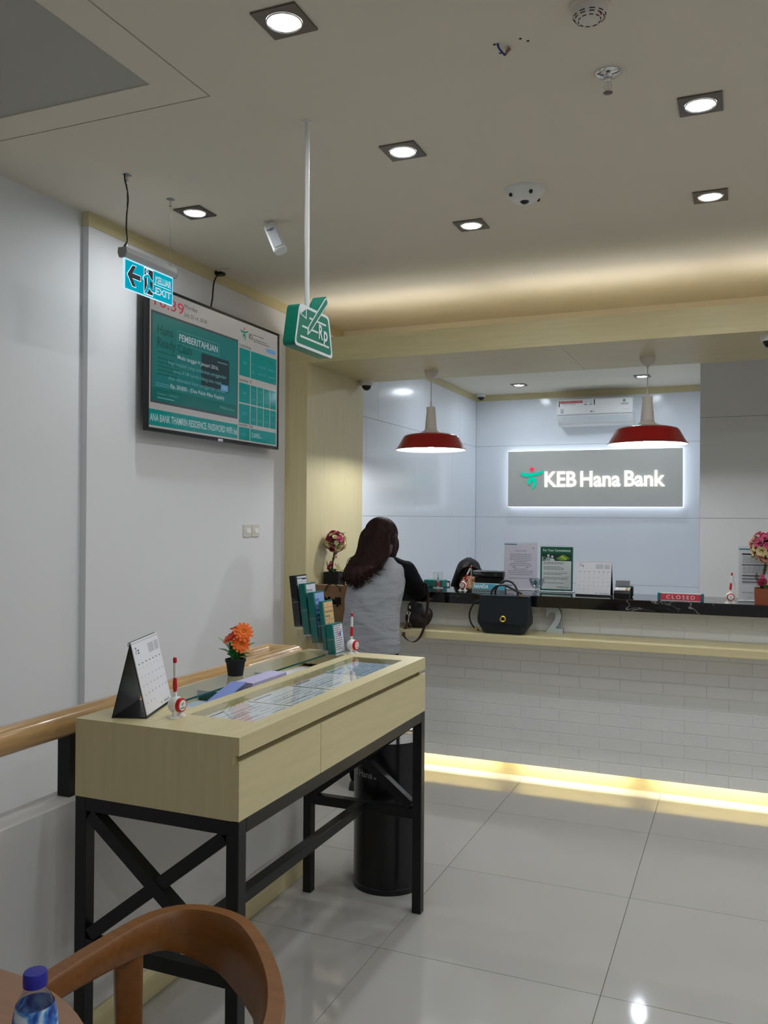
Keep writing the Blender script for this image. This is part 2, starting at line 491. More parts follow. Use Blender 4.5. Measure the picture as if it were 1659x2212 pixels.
# ================================================================== LIGHTS OF THE PLACE
def downlight_at(x, y, z, emis, label, group, s=.14, strength_name='hall'):
    t = root('downlight', (x, y, z), label, 'ceiling light', group)
    h = s / 2; r = .052
    fr = MB()
    n = 32; M = FD(x, y, z - .006)
    out = []
    for k in range(n):
        a = 2 * PI * k / n; c_, s_ = math.cos(a), math.sin(a); q = h / max(abs(c_), abs(s_)); out.append((q * c_, q * s_))
    inn = [(r * math.cos(2 * PI * k / n), r * math.sin(2 * PI * k / n)) for k in range(n)]
    ring = lambda P, zz: [M @ Vector((p[0], p[1], zz)) for p in P]
    fr.loft([ring(out, -.0055), ring(out, 0), ring(inn, 0), ring(inn, -.0055)], caps=False)
    obj('frame', fr, brushed, t)
    rg = MB(); rg.tube([M @ Vector((.049 * math.cos(2 * PI * k / 28), .049 * math.sin(2 * PI * k / 28), .001)) for k in range(28)], .003, 6, closed=True)
    obj('trim_ring', rg, chrome, t)
    ln = MB(); ln.lathe([(.045, 0.0), (.0449, -.0015), (.001, -.004)], (x, y, z - .0035), 28)
    obj('lens', ln, emis, t)
    return t
em_hall = emat('lamp_hall', C_HALL, DOWNLIGHT)
em_tell = emat('lamp_teller', C_TELLER, TELLER_LIGHT)
hall = [(-1.197, 2.118, 'square steel recessed downlight nearest the camera, top of the ceiling'),
        (-1.2, 3.042, 'square recessed downlight just right of the hanging sign pole'),
        (-1.2, 3.935, 'square recessed downlight left of the round fisheye camera'),
        (-.137, 3.066, 'square recessed downlight at upper right, beyond the sprinkler'),
        (-.135, 3.958, 'square recessed downlight at far right, nearest the wooden beam'),
        (-2.33, 3.308, 'square recessed downlight above the hanging exit sign and TV wall')]
d0 = None
for x, y, lb in hall:
    if d0 is None: d0 = downlight_at(x, y, ZC, em_hall, lb, 'recessed downlights in the hall ceiling')
    else: dup(d0, (x, y, ZC), lb)
for x, cx_ in ((-.137, 'nearest'), (.93, 'second'), (2.0, 'third')):
    for y, ry_ in ((3.96, 'row by the beam'), (3.06, 'second row from the beam'), (2.12, 'third row from the beam'), (1.19, 'fourth row from the beam'), (.26, 'row behind the photographer'), (-.67, 'rearmost row')):
        if x < 0: continue
        dup(d0, (x, y, ZC), 'added unseen fill downlight, %s column, %s' % (cx_, ry_))  # unseen lamps added to fill the hall from the front and right
d1 = downlight_at(-2.016, 8.228, ZT, em_tell, 'small downlight in the teller room ceiling, left of the two', 'teller room downlights')
dup(d1, (-.849, 8.105, ZT), 'small downlight in the teller room ceiling behind the right pendant cord')
for x, y, q in ((-2.016, 7.0, 'left'), (-.849, 7.0, 'right')):
    dup(d1, (x, y, ZT), 'teller room downlight hidden above the wooden beam, %s one' % q)

def tube_lamp(name, x0, x1, y, z, r, m, label, group, n=10):
    t = root(name, ((x0 + x1) / 2, y, z), label, 'light', group)
    obj('tube', MB().tube([(x0, y, z), (x1, y, z)], r, n), m, t)
    for xx in (x0 - .02, x1):
        obj('end_cap', MB().tube([(xx, y, z), (xx + .02, y, z)], r * 1.15, n), white_pl, t)
    obj('batten', MB().box(x0 - .02, x1 + .02, y + r + .002, y + r + .014, z - r, z + r), white_pl, t)
    return t
em_cove = emat('lamp_cove', C_WARM, COVE_TUBE); em_kick = emat('lamp_kick', C_KICK, KICK_TUBE)
for i, (a, b) in enumerate(((-2.65, -1.5), (-1.36, -.2), (-.06, 1.1), (1.24, 2.4))):
    tube_lamp('cove_tube', a, b, Y1 + .085, 2.70, .012, em_cove, ['fluorescent tube hidden on the beam above the portal pillar', 'fluorescent tube hidden on the beam above the left pendant', 'fluorescent tube hidden on the beam above the right pendant', 'fluorescent tube hidden on the beam beyond the right edge'][i], 'tubes in the ceiling cove')

# ================================================================== COUNTER
counter = root('service_counter', (-.7, 5.2, 0), 'white brick faced bank counter with a wooden ledge and glowing foot', 'counter')
XR = 1.3
obj('carcass', MB().box(XJ, XR, 5.152, 5.42, .15, 1.06).box(XJ, XR, 5.152, 5.158, .091, .15), mortar, counter, smooth=0)
obj('kick_plate', MB().box(XJ, XR, 5.225, 5.245, 0, .15), lam_x, counter, smooth=0)
for a, b in ((-2.5, -2.15), (-2.04, -1.39), (-1.27, -.6), (-.48, .22), (.34, 1.05)):
    d = MB(); d.rect(FD(0, 0, .1185), a, b, -5.183, -5.171, 0)
    ch_ = obj('light_channel', MB().box(a - .01, b + .01, 5.166, 5.188, .119, .150), white_pl, counter, smooth=0)
    obj('light_strip', d, em_kick, ch_, smooth=0, label='warm glowing strip under the counter')
obj('ledge', MB().box(XJ, XR, 4.856, 5.152, .862, .905, b=.002), lam_x, counter, smooth=0)
def brick_mb(wd, h):
    g = .0016; d = .008; e = .0022
    x0, x1, z0, z1 = -wd / 2 + g, wd / 2 - g, -h / 2 + g, h / 2 - g
    m = MB()
    r = lambda q, y: [Vector((x0 + q, y, z0 + q)), Vector((x1 - q, y, z0 + q)), Vector((x1 - q, y, z1 - q)), Vector((x0 + q, y, z1 - q))]
    m.loft([r(0, d), r(0, e), r(e, 0)]); return m
rows = [(.0905 + .0702 * k, .0702) for k in range(11)]
rows = [(z, h if z + h < .862 else .862 - z) for z, h in rows]
rows += [(.906, .072), (.978, .082)]
bc = {}
for k, (z, h) in enumerate(rows):
    off = -1.829 if (k % 2 == 1 and k < 11) or k == 12 else -1.712
    js = [XJ] + [off + .235 * j for j in range(-5, 16) if XJ + .03 < off + .235 * j < XR - .03] + [XR]
    for a, b in zip(js[:-1], js[1:]):
        key = (round(b - a, 3), round(h, 4))
        if key not in bc: q = obj('brick', brick_mb(b - a, h), brick_mat, counter, smooth=0); bc[key] = q
        else: q = bc[key].copy(); COL.objects.link(q); q.parent = counter
        q.location = Vector(((a + b) / 2, 5.153 + random.uniform(-.0008, .0008), z + h / 2)) - ORG[counter]
wt = obj('worktop', MB().box(XJ, XR, 5.03, 5.45, 1.06, 1.126, b=.003), marble_mat, label='polished black marble worktop with white veins on the counter', cat='worktop', smooth=0)
# tellers' work desk behind the counter
td = root('teller_desk', (-.7, 5.8, 0), 'pale work desk behind the marble counter', 'desk')
obj('desk_top', MB().box(-2.5, 1.2, 5.46, 5.80, .74, .77, b=.002), lam_x, td, smooth=0)
for xx in (-2.45, -.6, 1.1): obj('side_panel', MB().box(xx, xx + .03, 5.48, 5.78, 0, .74), lam_z, td, smooth=0)

# ================================================================== WRITING DESK
desk = root('writing_desk', (-1.445, 2.58, 0), 'pale wood standing desk on a black steel frame in the foreground', 'desk')
DX0, DX1, DY0, DY1, DT = -1.71, -1.18, 1.885, 3.275, 1.02
mb = MB()
mb.box(-1.236, DX1, DY0 + .018, DY1, .973, DT)              # front strip
mb.box(-1.497, -1.45, DY0 + .018, DY1, .99, DT)             # middle strip
mb.box(DX0, -1.702, DY0 + .018, DY1, .973, DT)              # back strip
mb.box(-1.45, -1.236, DY0 + .018, 2.05, .973, DT); mb.box(-1.45, -1.236, 3.167, DY1, .973, DT)
mb.box(-1.702, -1.497, DY0 + .018, 2.13, .973, DT); mb.box(-1.702, -1.497, 3.19, DY1, .973, DT)
obj('desk_top', mb, lam_y, desk, smooth=0)
mb = MB(); mb.box(-1.45, -1.236, 2.05, 3.167, .975, 1.0); mb.box(-1.702, -1.497, 2.13, 3.19, .955, .962)
obj('display_tray', mb, lam_y, desk, smooth=0)
obj('end_panel', MB().box(DX0, -1.199, DY0, DY0 + .018, .805, DT).box(-1.199, DX1, DY0, DY0 + .018, .973, DT), lam_z, desk, smooth=0)
obj('end_panel', MB().box(DX0, -1.199, DY1 - .018, DY1, .805, .973), lam_z, desk, smooth=0)
obj('back_panel', MB().box(DX0, DX0 + .016, DY0 + .018, DY1 - .018, .805, .973), lam_y, desk, smooth=0)
obj('bottom_panel', MB().box(DX0 + .016, -1.22, DY0 + .018, DY1 - .018, .805, .82), lam_y, desk, smooth=0)
obj('finger_rail', MB().box(-1.24, -1.215, DY0 + .018, DY1 - .018, .82, .973), lam_y, desk, smooth=0)
for a, b in ((DY0, 2.344), (2.347, DY1)):
    mb = MB()
    pr = [(-1.199, .806), (-1.18, .806), (-1.18, .957), (-1.186, .957), (-1.199, .944)]
    mb.loft([[Vector((x, yy, z)) for x, z in pr] for yy in (a, b)])
    obj('drawer_front', mb, lam_y, desk, smooth=0)
def bar(mb, p0, p1, w_, d_, axis=(0, 1, 0)):
    p0, p1 = Vector(p0), Vector(p1); u = (p1 - p0).normalized(); v = Vector(axis); s_ = u.cross(v).normalized()
    r = lambda p: [p + s_ * w_ / 2 + v * d_ / 2, p - s_ * w_ / 2 + v * d_ / 2, p - s_ * w_ / 2 - v * d_ / 2, p + s_ * w_ / 2 - v * d_ / 2]
    mb.loft([r(p0), r(p1)]); return mb
for x in (DX0, DX1 - .038):
    for y in (DY0, DY1 - .038): obj('leg', MB().box(x, x + .038, y, y + .038, 0, .805, b=.002), black_metal, desk, smooth=0)
for y in (DY0, DY1 - .038):
    obj('apron_rail', MB().box(DX0 + .038, DX1 - .038, y, y + .038, .767, .805, b=.0015), black_metal, desk, smooth=0)
    obj('low_rail', MB().box(DX0 + .038, DX1 - .038, y, y + .038, .375, .415, b=.0015), black_metal, desk, smooth=0)
    xa, xb = DX0 + .038, DX1 - .038
    obj('cross_brace', bar(MB(), (xa + .01, y + .019, .757), (xb - .01, y + .019, .425), .036, .034), black_metal, desk, smooth=0)
    obj('cross_brace', bar(MB(), (xa + .01, y + .019, .425), (xb - .01, y + .019, .757), .036, .030), black_metal, desk, smooth=0)
for x in (DX0, DX1 - .038): obj('apron_rail', MB().box(x, x + .038, DY0 + .038, DY1 - .038, .767, .805, b=.0015), black_metal, desk, smooth=0)
obj('stretcher', MB().box(-1.464, -1.426, DY0 + .038, DY1 - .038, .376, .414, b=.0015), black_metal, desk, smooth=0)
# glass: flush front pane, raised rear pane with a thick green edge
g = MB(); g.rect(FZ(0, 0, 1.0185), -1.4495, -1.2365, 2.0505, 3.1665); obj('glass_pane', g, glass_sheet, desk, smooth=0, label='clear glass pane set flush over the front forms')
mb = MB(); mb.rect(FZ(0, 0, 1.0205), -1.7005, -1.578, 2.131, 3.189)
gp = obj('glass_pane', mb, glass_sheet, desk, smooth=0, label='clear rear glass pane with a thick green edge')
obj('glass_edge', MB().box(-1.5785, -1.5765, 2.131, 3.189, 1.0145, 1.0205), glass_edge, gp, smooth=0)
for yy in (2.45, 2.82): obj('divider', MB().box(-1.70, -1.4985, yy, yy + .002, .962, .995), glass_edge, desk, smooth=0)
# printed forms
def form(nm, x0, x1, y0, y1, z, label, group, c=None, seed=1, header=None):
    mb = MB(); mb.box(x0, x1, y0, y1, z, z + .0008)
    M = frame((x1, y0, z + .0012), (0, 1, 0), (-1, 0, 0))
    W_, H_ = y1 - y0, x1 - x0
    mb.m(1)
    mb.rect(M, .012, W_ * .45, H_ - .020, H_ - .014)
    for k in range(3): mb.rect(M, .01, W_ - .01, H_ * (.72 - .22 * k), H_ * (.72 - .22 * k) + .0016)
    mb.lines(M, .012, W_ * .6, [H_ * .60, H_ * .53, H_ * .39, H_ * .31, H_ * .17, H_ * .10], .0022, ragged=.4, seed=seed)
    mb.lines(M, W_ * .62, W_ - .015, [H_ * .60, H_ * .39, H_ * .17], .003, ragged=.5, seed=seed + 5)
    if header is not None: mb.m(2); mb.rect(M, 0, W_, H_ - .006, H_ - .002)
    return obj(nm, mb, [c or paper, ink, header or ink], label=label, cat='form', group=group, smooth=0)
pink_ink = mat('magenta_stripe', (196, 60, 110), rough=.8)
blue_form = mat('blue_form', (186, 204, 226), rough=.8)
form('printed_form', -1.44, -1.25, 2.07, 2.335, 1.001, 'printed form under the front glass, nearest the desk calendar', 'forms under the front glass', seed=3)
form('printed_form', -1.44, -1.25, 2.345, 2.61, 1.001, 'printed form under the front glass, second from the calendar end', 'forms under the front glass', seed=4)
form('printed_form', -1.44, -1.25, 2.62, 2.885, 1.001, 'printed form with a magenta stripe under the front glass', 'forms under the front glass', seed=5, header=pink_ink)
form('printed_form', -1.44, -1.25, 2.895, 3.155, 1.001, 'greyish printed form under the front glass, farthest from the calendar', 'forms under the front glass', blue_form, seed=6)
form('slip_form', -1.695, -1.505, 2.15, 2.44, .9625, 'pale blue form loose in the rear slot beside the desk calendar', 'forms in the rear slot', blue_form, seed=7)
form('slip_form', -1.695, -1.505, 2.46, 2.81, .9625, 'white form lying in the middle of the rear slot', 'forms in the rear slot', seed=8)
form('slip_form', -1.695, -1.505, 2.83, 3.17, .9625, 'white form at the far end of the rear slot', 'forms in the rear slot', seed=9)
lil = mat('lilac_paper', (196, 190, 226), rough=.8); blue_sheet = mat('blue_sheet', (130, 150, 215), rough=.7)
st = MB()
for k in range(12):
    dx = random.uniform(-.002, .002); dy = .004 * k
    st.box(-1.572 + dx, -1.503 + dx, 2.47 + dy * .3, 2.70 + dy * .3, .9635 + .0055 * k, .9635 + .0055 * k + .0042)
obj('paper_stack', st, lil, label='thick stack of lilac deposit slips in the rear slot', cat='paper', smooth=0)
mb = MB(); P = smoothpath([(0, 2.18, .968), (0, 2.28, .985), (0, 2.38, 1.012), (0, 2.455, 1.032)], 5)
mb.loft([[Vector((-1.571, p.y, p.z)), Vector((-1.51, p.y, p.z + .004)), Vector((-1.51, p.y, p.z + .0055)), Vector((-1.571, p.y, p.z + .0015))] for p in P])
obj('curled_sheet', mb, blue_sheet, label='curled blue sheet sticking up from the rear slot', cat='paper')

# ================================================================== DESK THINGS
def calendar(name, M, L, H, D, label, mirror=1, group='tent calendars'):
    """M: local x along the width (front view left to right), y depth to the back, z up; origin at front-left foot"""
    t = root(name, M.translation, label, 'calendar', group)
    tk = .0025; a = Vector((0, D / 2, H))
    f = lambda x, y, z: M @ Vector((x, y, z))
    def leaf(y0, z0, y1, z1, off, x0=0, x1=L):
        n = Vector((0, -(z1 - z0), (y1 - y0))).normalized() * off
        return x0, x1, y0, z0, y1, z1, n
    st_ = MB()
    for (y0, z0, y1, z1) in ((0, 0, D / 2, H), (D, 0, D / 2, H), (0, .001, D, .001)):
        d = Vector((y1 - y0, z1 - z0)).normalized(); n = Vector((-d.y, d.x)) * tk
        st_.loft([[f(x, y0, z0), f(x, y1, z1), f(x, y1 + n.x, z1 + n.y), f(x, y0 + n.x, z0 + n.y)] for x in (0, L)])
    obj('stand', st_, black_pl, t, smooth=0)
    d = Vector((0, D / 2, H)).normalized(); up = (M.to_3x3() @ d); rt = M.to_3x3() @ Vector((1, 0, 0))
    P = frame(f(0, -.001, .002), rt, up)
    n = P.to_3x3() @ Vector((0, 0, 1))
    hh = math.hypot(D / 2, H)
    pg = MB(); pg.m(0)
    pg.prism([(0.0, .006), (L, .006), (L, hh + .002), (0.0, hh + .002)], P @ Matrix.Translation((0, 0, .001)), .0025)
    z = .0040
    pg.m(1); pg.text('7', P, size=.020, x=L * .07, y=hh * .83, z=z, fat=-.01)
    pg.lines(P, L * .15, L * .20, [hh * .865, hh * .83], .004, z, seed=2)
    cols = [L * (.10 + .135 * k) for k in range(7)]
    pg.m(1)
    for c_ in cols: pg.rect(P, c_ - L * .02, c_ + L * .025, hh * .69, hh * .69 + .0025, z)
    num = 0; r_ = 0
    for day in range(1, 32):
        c_ = day - 1; col = c_ % 7; row = c_ // 7
        pg.m(2 if col == 0 else 1)
        pg.text(str(day), P, size=.0048, x=cols[col], y=hh * (.62 - .115 * row), z=z, align='CENTER')
    pg.m(3)
    pg.lines(P, L * .55, L * .76, [hh * (.90 - .022 * k) for k in range(6)], .0022, z, seed=4); pg.lines(P, L * .80, L * .95, [hh * (.90 - .022 * k) for k in range(6)], .0022, z, seed=5)
    pg.m(1); pg.text('KEB Hana Bank', P, size=.0055, x=L * .92, y=hh * .055, z=z, align='RIGHT'); pg.logo(P, .010, x=L * .60, y=hh * .065, z=z)
    obj('page_block', pg, [paper, ink, ink_red, ink_l], t, smooth=0)
    sp = MB(); k = 0; nn = 26
    for i in range(nn):
        x = L * (i + .7) / (nn + .4)
        c = f(x, D / 2 + .001, H - .002)
        sp.tube([c + M.to_3x3() @ Vector((0, .0065 * math.cos(q), .0065 * math.sin(q))) for q in [2 * PI * j / 8 for j in range(8)]], .0009, 4, closed=True)
    obj('wire_binding', sp, black_metal, t)
    return t
# desk calendar: facing +x, turned a little
cx = Vector((-.333, .943, 0)).normalized(); cyv = Vector((-cx.y, cx.x, 0))
M = Matrix((cx, cyv, Vector((0, 0, 1)))).transposed().to_4x4(); M.translation = Vector((-1.527, 1.958, 1.0205))
calendar('desk_calendar', M, .222, .205, .098, 'white July tent calendar on a black stand on the writing desk')

def pen_holder(name, loc, facing, tilt, label, cord=True):
    """ball body on two flared feet, round red badge facing 'facing' (angle), pen plugged on top"""
    t = root(name, loc, label, 'pen holder', 'pen holders with red badge')
    Rz = Matrix.Translation(loc) @ Matrix.Rotation(facing, 4, 'Z')      # local -y is the badge side
    b = MB(); b.ball(Rz @ Vector((0, .004, .034)), .0235, 20, 14)
    for s_ in (-1, 1):
        T = Rz @ Matrix.Translation((s_ * .014, 0, 0))
        b.lathe([(.016, 0), (.0155, .002), (.008, .005), (.0055, .010), (.006, .02)], (0, 0, 0), 16, M=T)
    obj('body', b, white_pl, t)
    F = Rz @ frame((0, -.014, .034), (1, 0, 0), (0, 0, 1))
    bd = MB(); bd.m(0); bd.lathe([(.0195, -.012), (.0205, 0.0), (.0188, .004), (.0145, .0045)], M=F, n=28)
    bd.m(1); bd.disc(F, 0, 0, .0150, .0048, 24)
    bd.m(2); bd.logo(F, .013, x=0, y=.002, z=.0052, red=0); bd.rect(F, -.010, .010, -.0085, -.0065, .0052)
    obj('badge', bd, [red_pl, white_pl, ink], t)
    d = (Rz.to_3x3() @ Vector((math.sin(tilt), 0, math.cos(tilt)))).normalized()
    p0 = Rz @ Vector((0, .008, .050))
    pn = MB()
    seg = [(0, .004, .0045, .0), (0, .0045, .0055, .018)]
    def pt(a): return p0 + d * a
    pn.m(0); pn.tube([pt(0), pt(.022)], [.0052, .0048], 12)
    pn.m(1); pn.tube([pt(.020), pt(.030), pt(.048), pt(.062)], [.0050, .0064, .0062, .0044], 12)
    pn.m(0); pn.tube([pt(.055), pt(.075), pt(.102)], [.0046, .0052, .0048], 12)
    pn.m(1); pn.tube([pt(.101), pt(.108), pt(.116)], [.0050, .0056, .0045], 12)
    pn.m(0); pn.tube([pt(.115), pt(.119)], [.003, .0025], 8)
    obj('pen', pn, [white_pl, red_pl], t)
    if cord:
        q = pt(.116); e = Rz @ Vector((.016, .014, .028))
        mid = (q + e) / 2 + Rz.to_3x3() @ Vector((.013, .008, 0))
        obj('cord', MB().tube(smoothpath([q, q.lerp(mid, .5) + Vector((0, 0, .004)), mid, mid.lerp(e, .6), e], 6), .0022, 8), mat('frosted_cord', (225, 226, 228), rough=.3, alpha=.8), t)
    return t
pen_holder('pen_holder', (-1.463, 2.012, 1.0202), R(88), R(-1), 'white pen holder with red badge beside the desk calendar')
pen_holder('pen_holder', (-1.486, 3.243, 1.0202), R(84), R(2), 'white pen holder with red badge at the far end of the writing desk')
pen_holder('pen_holder', (-1.622, 5.185, 1.1262), R(2), R(27), 'white pen holder with leaning red pen on the marble in front of the teller')
pen_holder('pen_holder', (-.062, 5.09, 1.1262), R(10), R(5), 'white pen holder with upright red pen beside the closed sign')

# orange gerbera in a black pot
t = root('potted_gerbera', (-1.655, 2.615, 1.0207), 'small artificial orange gerbera in a black pot on the desk glass', 'potted plant')
px, py, pz = -1.655, 2.615, 1.0207
k = 1.0
KP = 1.17
obj('pot', MB().lathe([(a_ * KP, b_ * KP) for a_, b_ in ((.0215, 0), (.023, .001), (.0285, .040), (.0305, .041), (.0318, .046), (.0315, .050), (.0285, .051), (.027, .045), (.001, .043))], (px, py, pz), 26), mat('pot_black', (30, 30, 32), rough=.7, bump=.1, bscale=200), t)
leafm = mat('leaf_green', (58, 138, 72), rough=.45, var=.25, vscale=40); leafm2 = mat('leaf_light', (96, 160, 60), rough=.45, var=.2, vscale=40)
def leaf_mb(base, tip, wid, bend, up=Vector((0, 0, 1)), n=8, lob=.18, m=None):
    m = m or MB(); base, tip = Vector(base), Vector(tip); d = tip - base
    side = d.cross(up)
    if side.length < 1e-6: side = Vector((1, 0, 0))
    side.normalize(); nn = side.cross(d).normalized()
    L_, C_, R_ = [], [], []
    for i in range(n + 1):
        s_ = i / n
        c = base + d * s_ + nn * bend * math.sin(PI * s_) + Vector((0, 0, -bend * .6 * s_ * s_))
        w_ = wid * (math.sin(PI * min(1, (s_ * .92 + .04))) ** .8) * (1 + lob * math.sin(i * 2.6))
        L_.append(c - side * w_ + nn * w_ * .3); R_.append(c + side * w_ + nn * w_ * .3); C_.append(c)
    m.loft([[a, b, c] for a, b, c in zip(L_, C_, R_)], closed=False, caps=False); return m
rt = Vector((.924, .385, 0))        # roughly rightwards along the desk view
fw = Vector((-.385, .924, 0))
def PP(a, b, h): return Vector((px, py, pz)) + (rt * a + fw * b + Vector((0, 0, h))) * KP
leaves = [((-.004, .0, .045), (-.054, .0, .118), .011), ((-.004, .005, .045), (-.051, -.006, .085), .010), ((-.003, -.004, .045), (-.022, -.012, .108), .018), ((.0, .004, .045), (-.026, .018, .112), .014),
          ((.004, .0, .045), (.028, -.012, .085), .016), ((.004, .004, .045), (.045, .0, .070), .010), ((.002, .008, .045), (.056, .02, .100), .016), ((.002, -.006, .045), (.010, -.02, .092), .016), ((.003, -.003, .046), (.036, -.010, .060), .010), ((.0, .006, .045), (.012, .028, .10), .015)]
for i, (a, b, wd) in enumerate(leaves):
    obj('leaf', leaf_mb(PP(*a), PP(*b), wd * 1.75, .008, m=None), leafm if i % 3 else leafm2, t, smooth=60)
pet_o = mat('petal_orange', (255, 112, 20), rough=.5, var=.15, vscale=60); pet_r = mat('petal_redorange', (228, 62, 18), rough=.5, var=.15, vscale=60)
for i, (a, b, h, nrm, pm, rr) in enumerate((((.024), -.012, .133, (.35, -.8, .45), pet_o, .036), (.018, -.016, .098, (.3, -.75, .35), pet_o, .034), (-.012, -.008, .116, (-.5, -.35, .75), pet_r, .033), (.000, .006, .140, (-.2, .3, 1), pet_r, .024))):
    c = PP(a, b, h); nv = (rt * nrm[0] + fw * nrm[1] + Vector((0, 0, nrm[2]))).normalized()
    obj('stem', MB().tube(smoothpath([PP(0, 0, .045), PP(a * .3, b * .3, h * .6), c - nv * .004], 4), .0016, 6), leafm2, t)
    fm = MB(); fm.m(0)
    X = nv.orthogonal().normalized(); Y = nv.cross(X)
    for ring, (cnt, ln, lift) in enumerate(((13, 1.0, .12), (11, .74, .35), (8, .45, .7))):
        for q in range(cnt):
            an = 2 * PI * q / cnt + ring * .3; dr = X * math.cos(an) + Y * math.sin(an); tg = nv.cross(dr)
            L_ = rr * ln * random.uniform(.9, 1.08); w_ = rr * .20
            p0 = c + dr * .002; p1 = c + dr * L_ * .55 + nv * L_ * lift * .7; p2 = c + dr * L_ + nv * L_ * lift * .7
            fm.loft([[p0 - tg * w_ * .3, p0 + tg * w_ * .3], [p1 - tg * w_, p1 + tg * w_], [p2 - tg * w_ * .6, p2 + tg * w_ * .6]], closed=False, caps=False)
    fm.m(1); fm.ball(c + nv * .004, (.0035, .0035, .0035), 8, 6)
    obj('flower', fm, [pm, mat('flower_eye', (200, 170, 60), rough=.7)], t, smooth=50)

# stepped clear brochure holder
t = root('brochure_holder', (-1.60, 3.20, 1.0202), 'stepped clear acrylic leaflet holder at the far corner of the writing desk', 'leaflet holder')
lean = Vector((-.13, 0, 1)).normalized()
def tilted(x, z, ya=3.150, yb=3.252):
    """frame at the foot of a leaning pocket: x' along y, y' up the lean, z' towards +x"""
    return frame((x, ya, z), (0, 1, 0), lean)
tiers = [(-1.524, 1.026), (-1.560, 1.040), (-1.600, 1.068), (-1.640, 1.100), (-1.682, 1.132)]
for i, (x, z) in enumerate(tiers):
    M = tilted(x, z); d = .032; hgt = .075 if i == 0 else .125
    pk = MB(); pk.m(0)
    pk.rect(M, -.002, .106, 0, hgt + .05 if i else hgt + .02, -d + .003)          # back sheet
    pk.flat([(0, 0), (0, hgt)], M) if False else None
    for yy in (-.002, .106):
        pk.face([M @ Vector(v) for v in ((yy, 0, -d + .003), (yy, 0, .004), (yy, hgt * .8, .004), (yy, hgt, -d + .003))])
    pk.rect(M, -.002, .106, 0, hgt * .55, .004)
    pk.m(1); pk.box(-.002, .106, -.004, .0, -d + .003, .005, M=M)
    pk.m(1)
    for yy in (-.003, .106): pk.box(yy, yy + .0012, hgt * .8, hgt * .8 + .001, -d + .003, .004, M=M)
    obj('pocket', pk, [acrylic, acrylic_edge], t, smooth=0)
foot = MB()
for yy in (3.148, 3.254): foot.m(1).loft([[Vector((x_, y_, z_)) for x_, z_ in ((-1.66, 1.0202), (-1.515, 1.0202), (-1.52, 1.04), (-1.70, 1.15), (-1.705, 1.14))] for y_ in (yy, yy + .0015)])
foot.m(0)
foot.box(-1.57, -1.515, 3.148, 3.256, 1.0202, 1.0225)
obj('foot', foot, [acrylic_edge, acrylic], t, smooth=0)
tan_card = mat('tan_card', (214, 178, 128), rough=.6); blue_card = mat('blue_card', (150, 178, 232), rough=.6); white_card = mat('white_card', (222, 222, 232), rough=.6); black_card = mat('black_card', (22, 22, 30), rough=.5)
def leaflet(i, h, thick, sidem, facem, label, fn, x0=.002, x1=.100):
    x, z = tiers[i]; M = tilted(x, z)
    mb = MB(); mb.m(0); mb.box(x0, x1, .001, h, -thick, -.001, M=M)
    mb.m(1); mb.rect(M, x0 + .012, x1 - .004, .003, h - .006, -.0004)
    mb.m(2); fn(mb, M, h)
    return obj('leaflet_stack', mb, [sidem, facem, ink, mat('ink_green', (30, 110, 70), rough=.7), mat('ink_blue', (40, 80, 190), rough=.7), red_pl], label=label, cat='leaflets', group='leaflets in the clear holder', smooth=0)
def f_tan(mb, M, h):
    mb.m(3); mb.text('Hana Future', M, size=.011, width=.074, x=.018, y=h - .05, z=.0002); mb.text('Saving', M, size=.011, width=.042, x=.018, y=h - .068, z=.0002)
    mb.m(2)
    for k in range(3): mb.rect(M, .015, .094, h - .028 - .05 * k, h - .027 - .05 * k, .0002)
    for q, (a, b, r_) in enumerate(((.028, h - .115, .012), (.042, h - .105, .013), (.055, h - .115, .012), (.036, h - .125, .012))): mb.disc(M, a, b, r_, .0002 + q * .00005, 18, r2=r_ - .0015)
    mb.m(2); mb.disc(M, .083, h - .112, .010, .0002, 18)
def f_blue(mb, M, h):
    mb.m(4); mb.text('KPR', M, size=.012, x=.018, y=h - .04, z=.0002); mb.text('Savings', M, size=.012, width=.06, x=.018, y=h - .062, z=.0002)
    mb.lines(M, .018, .08, [h - .08, h - .10, h - .12], .008, .0002, ragged=.5, seed=3)
def f_white(mb, M, h):
    mb.m(2); mb.text('Priority', M, size=.011, x=.018, y=h - .035, z=.0002); mb.m(4); mb.text('Saving', M, size=.012, x=.022, y=h - .056, z=.0002); mb.lines(M, .018, .08, [h - .08, h - .10], .006, .0002, seed=2)
def f_black(mb, M, h):
    mb.m(2); mb.rect(M, .055, .092, h - .020, h - .014, .0002); mb.lines(M, .016, .09, [h - .016, h - .05, h - .058, h - .066], .003, .0002, ragged=.5, seed=6)
def f_card(mb, M, h):
    mb.m(2); mb.lines(M, .018, .09, [h * (.9 - .07 * k) for k in range(12)], .0025, .0002, ragged=.5, seed=8)
    mb.m(5); mb.flat([(.05, h * .55), (.056, h * .55), (.044, h * .85)], M, .0003); mb.m(4); mb.rect(M, .062, .074, h * .55, h * .68, .0003)
leaflet(0, .122, .030, teal_card, white_card, 'short white card stack in the lowest pocket of the clear holder', f_card)
leaflet(1, .200, .016, teal_card, tan_card, 'tan saving leaflets in the clear holder', f_tan)
leaflet(2, .208, .028, teal_card, blue_card, 'pale blue leaflets in the middle pocket of the clear holder', f_blue)
leaflet(3, .210, .028, teal_card, white_card, 'white and teal leaflets in the second pocket from the top', f_white)
leaflet(4, .210, .030, black_card, white_card, 'black edged white leaflets in the topmost pocket', f_black)

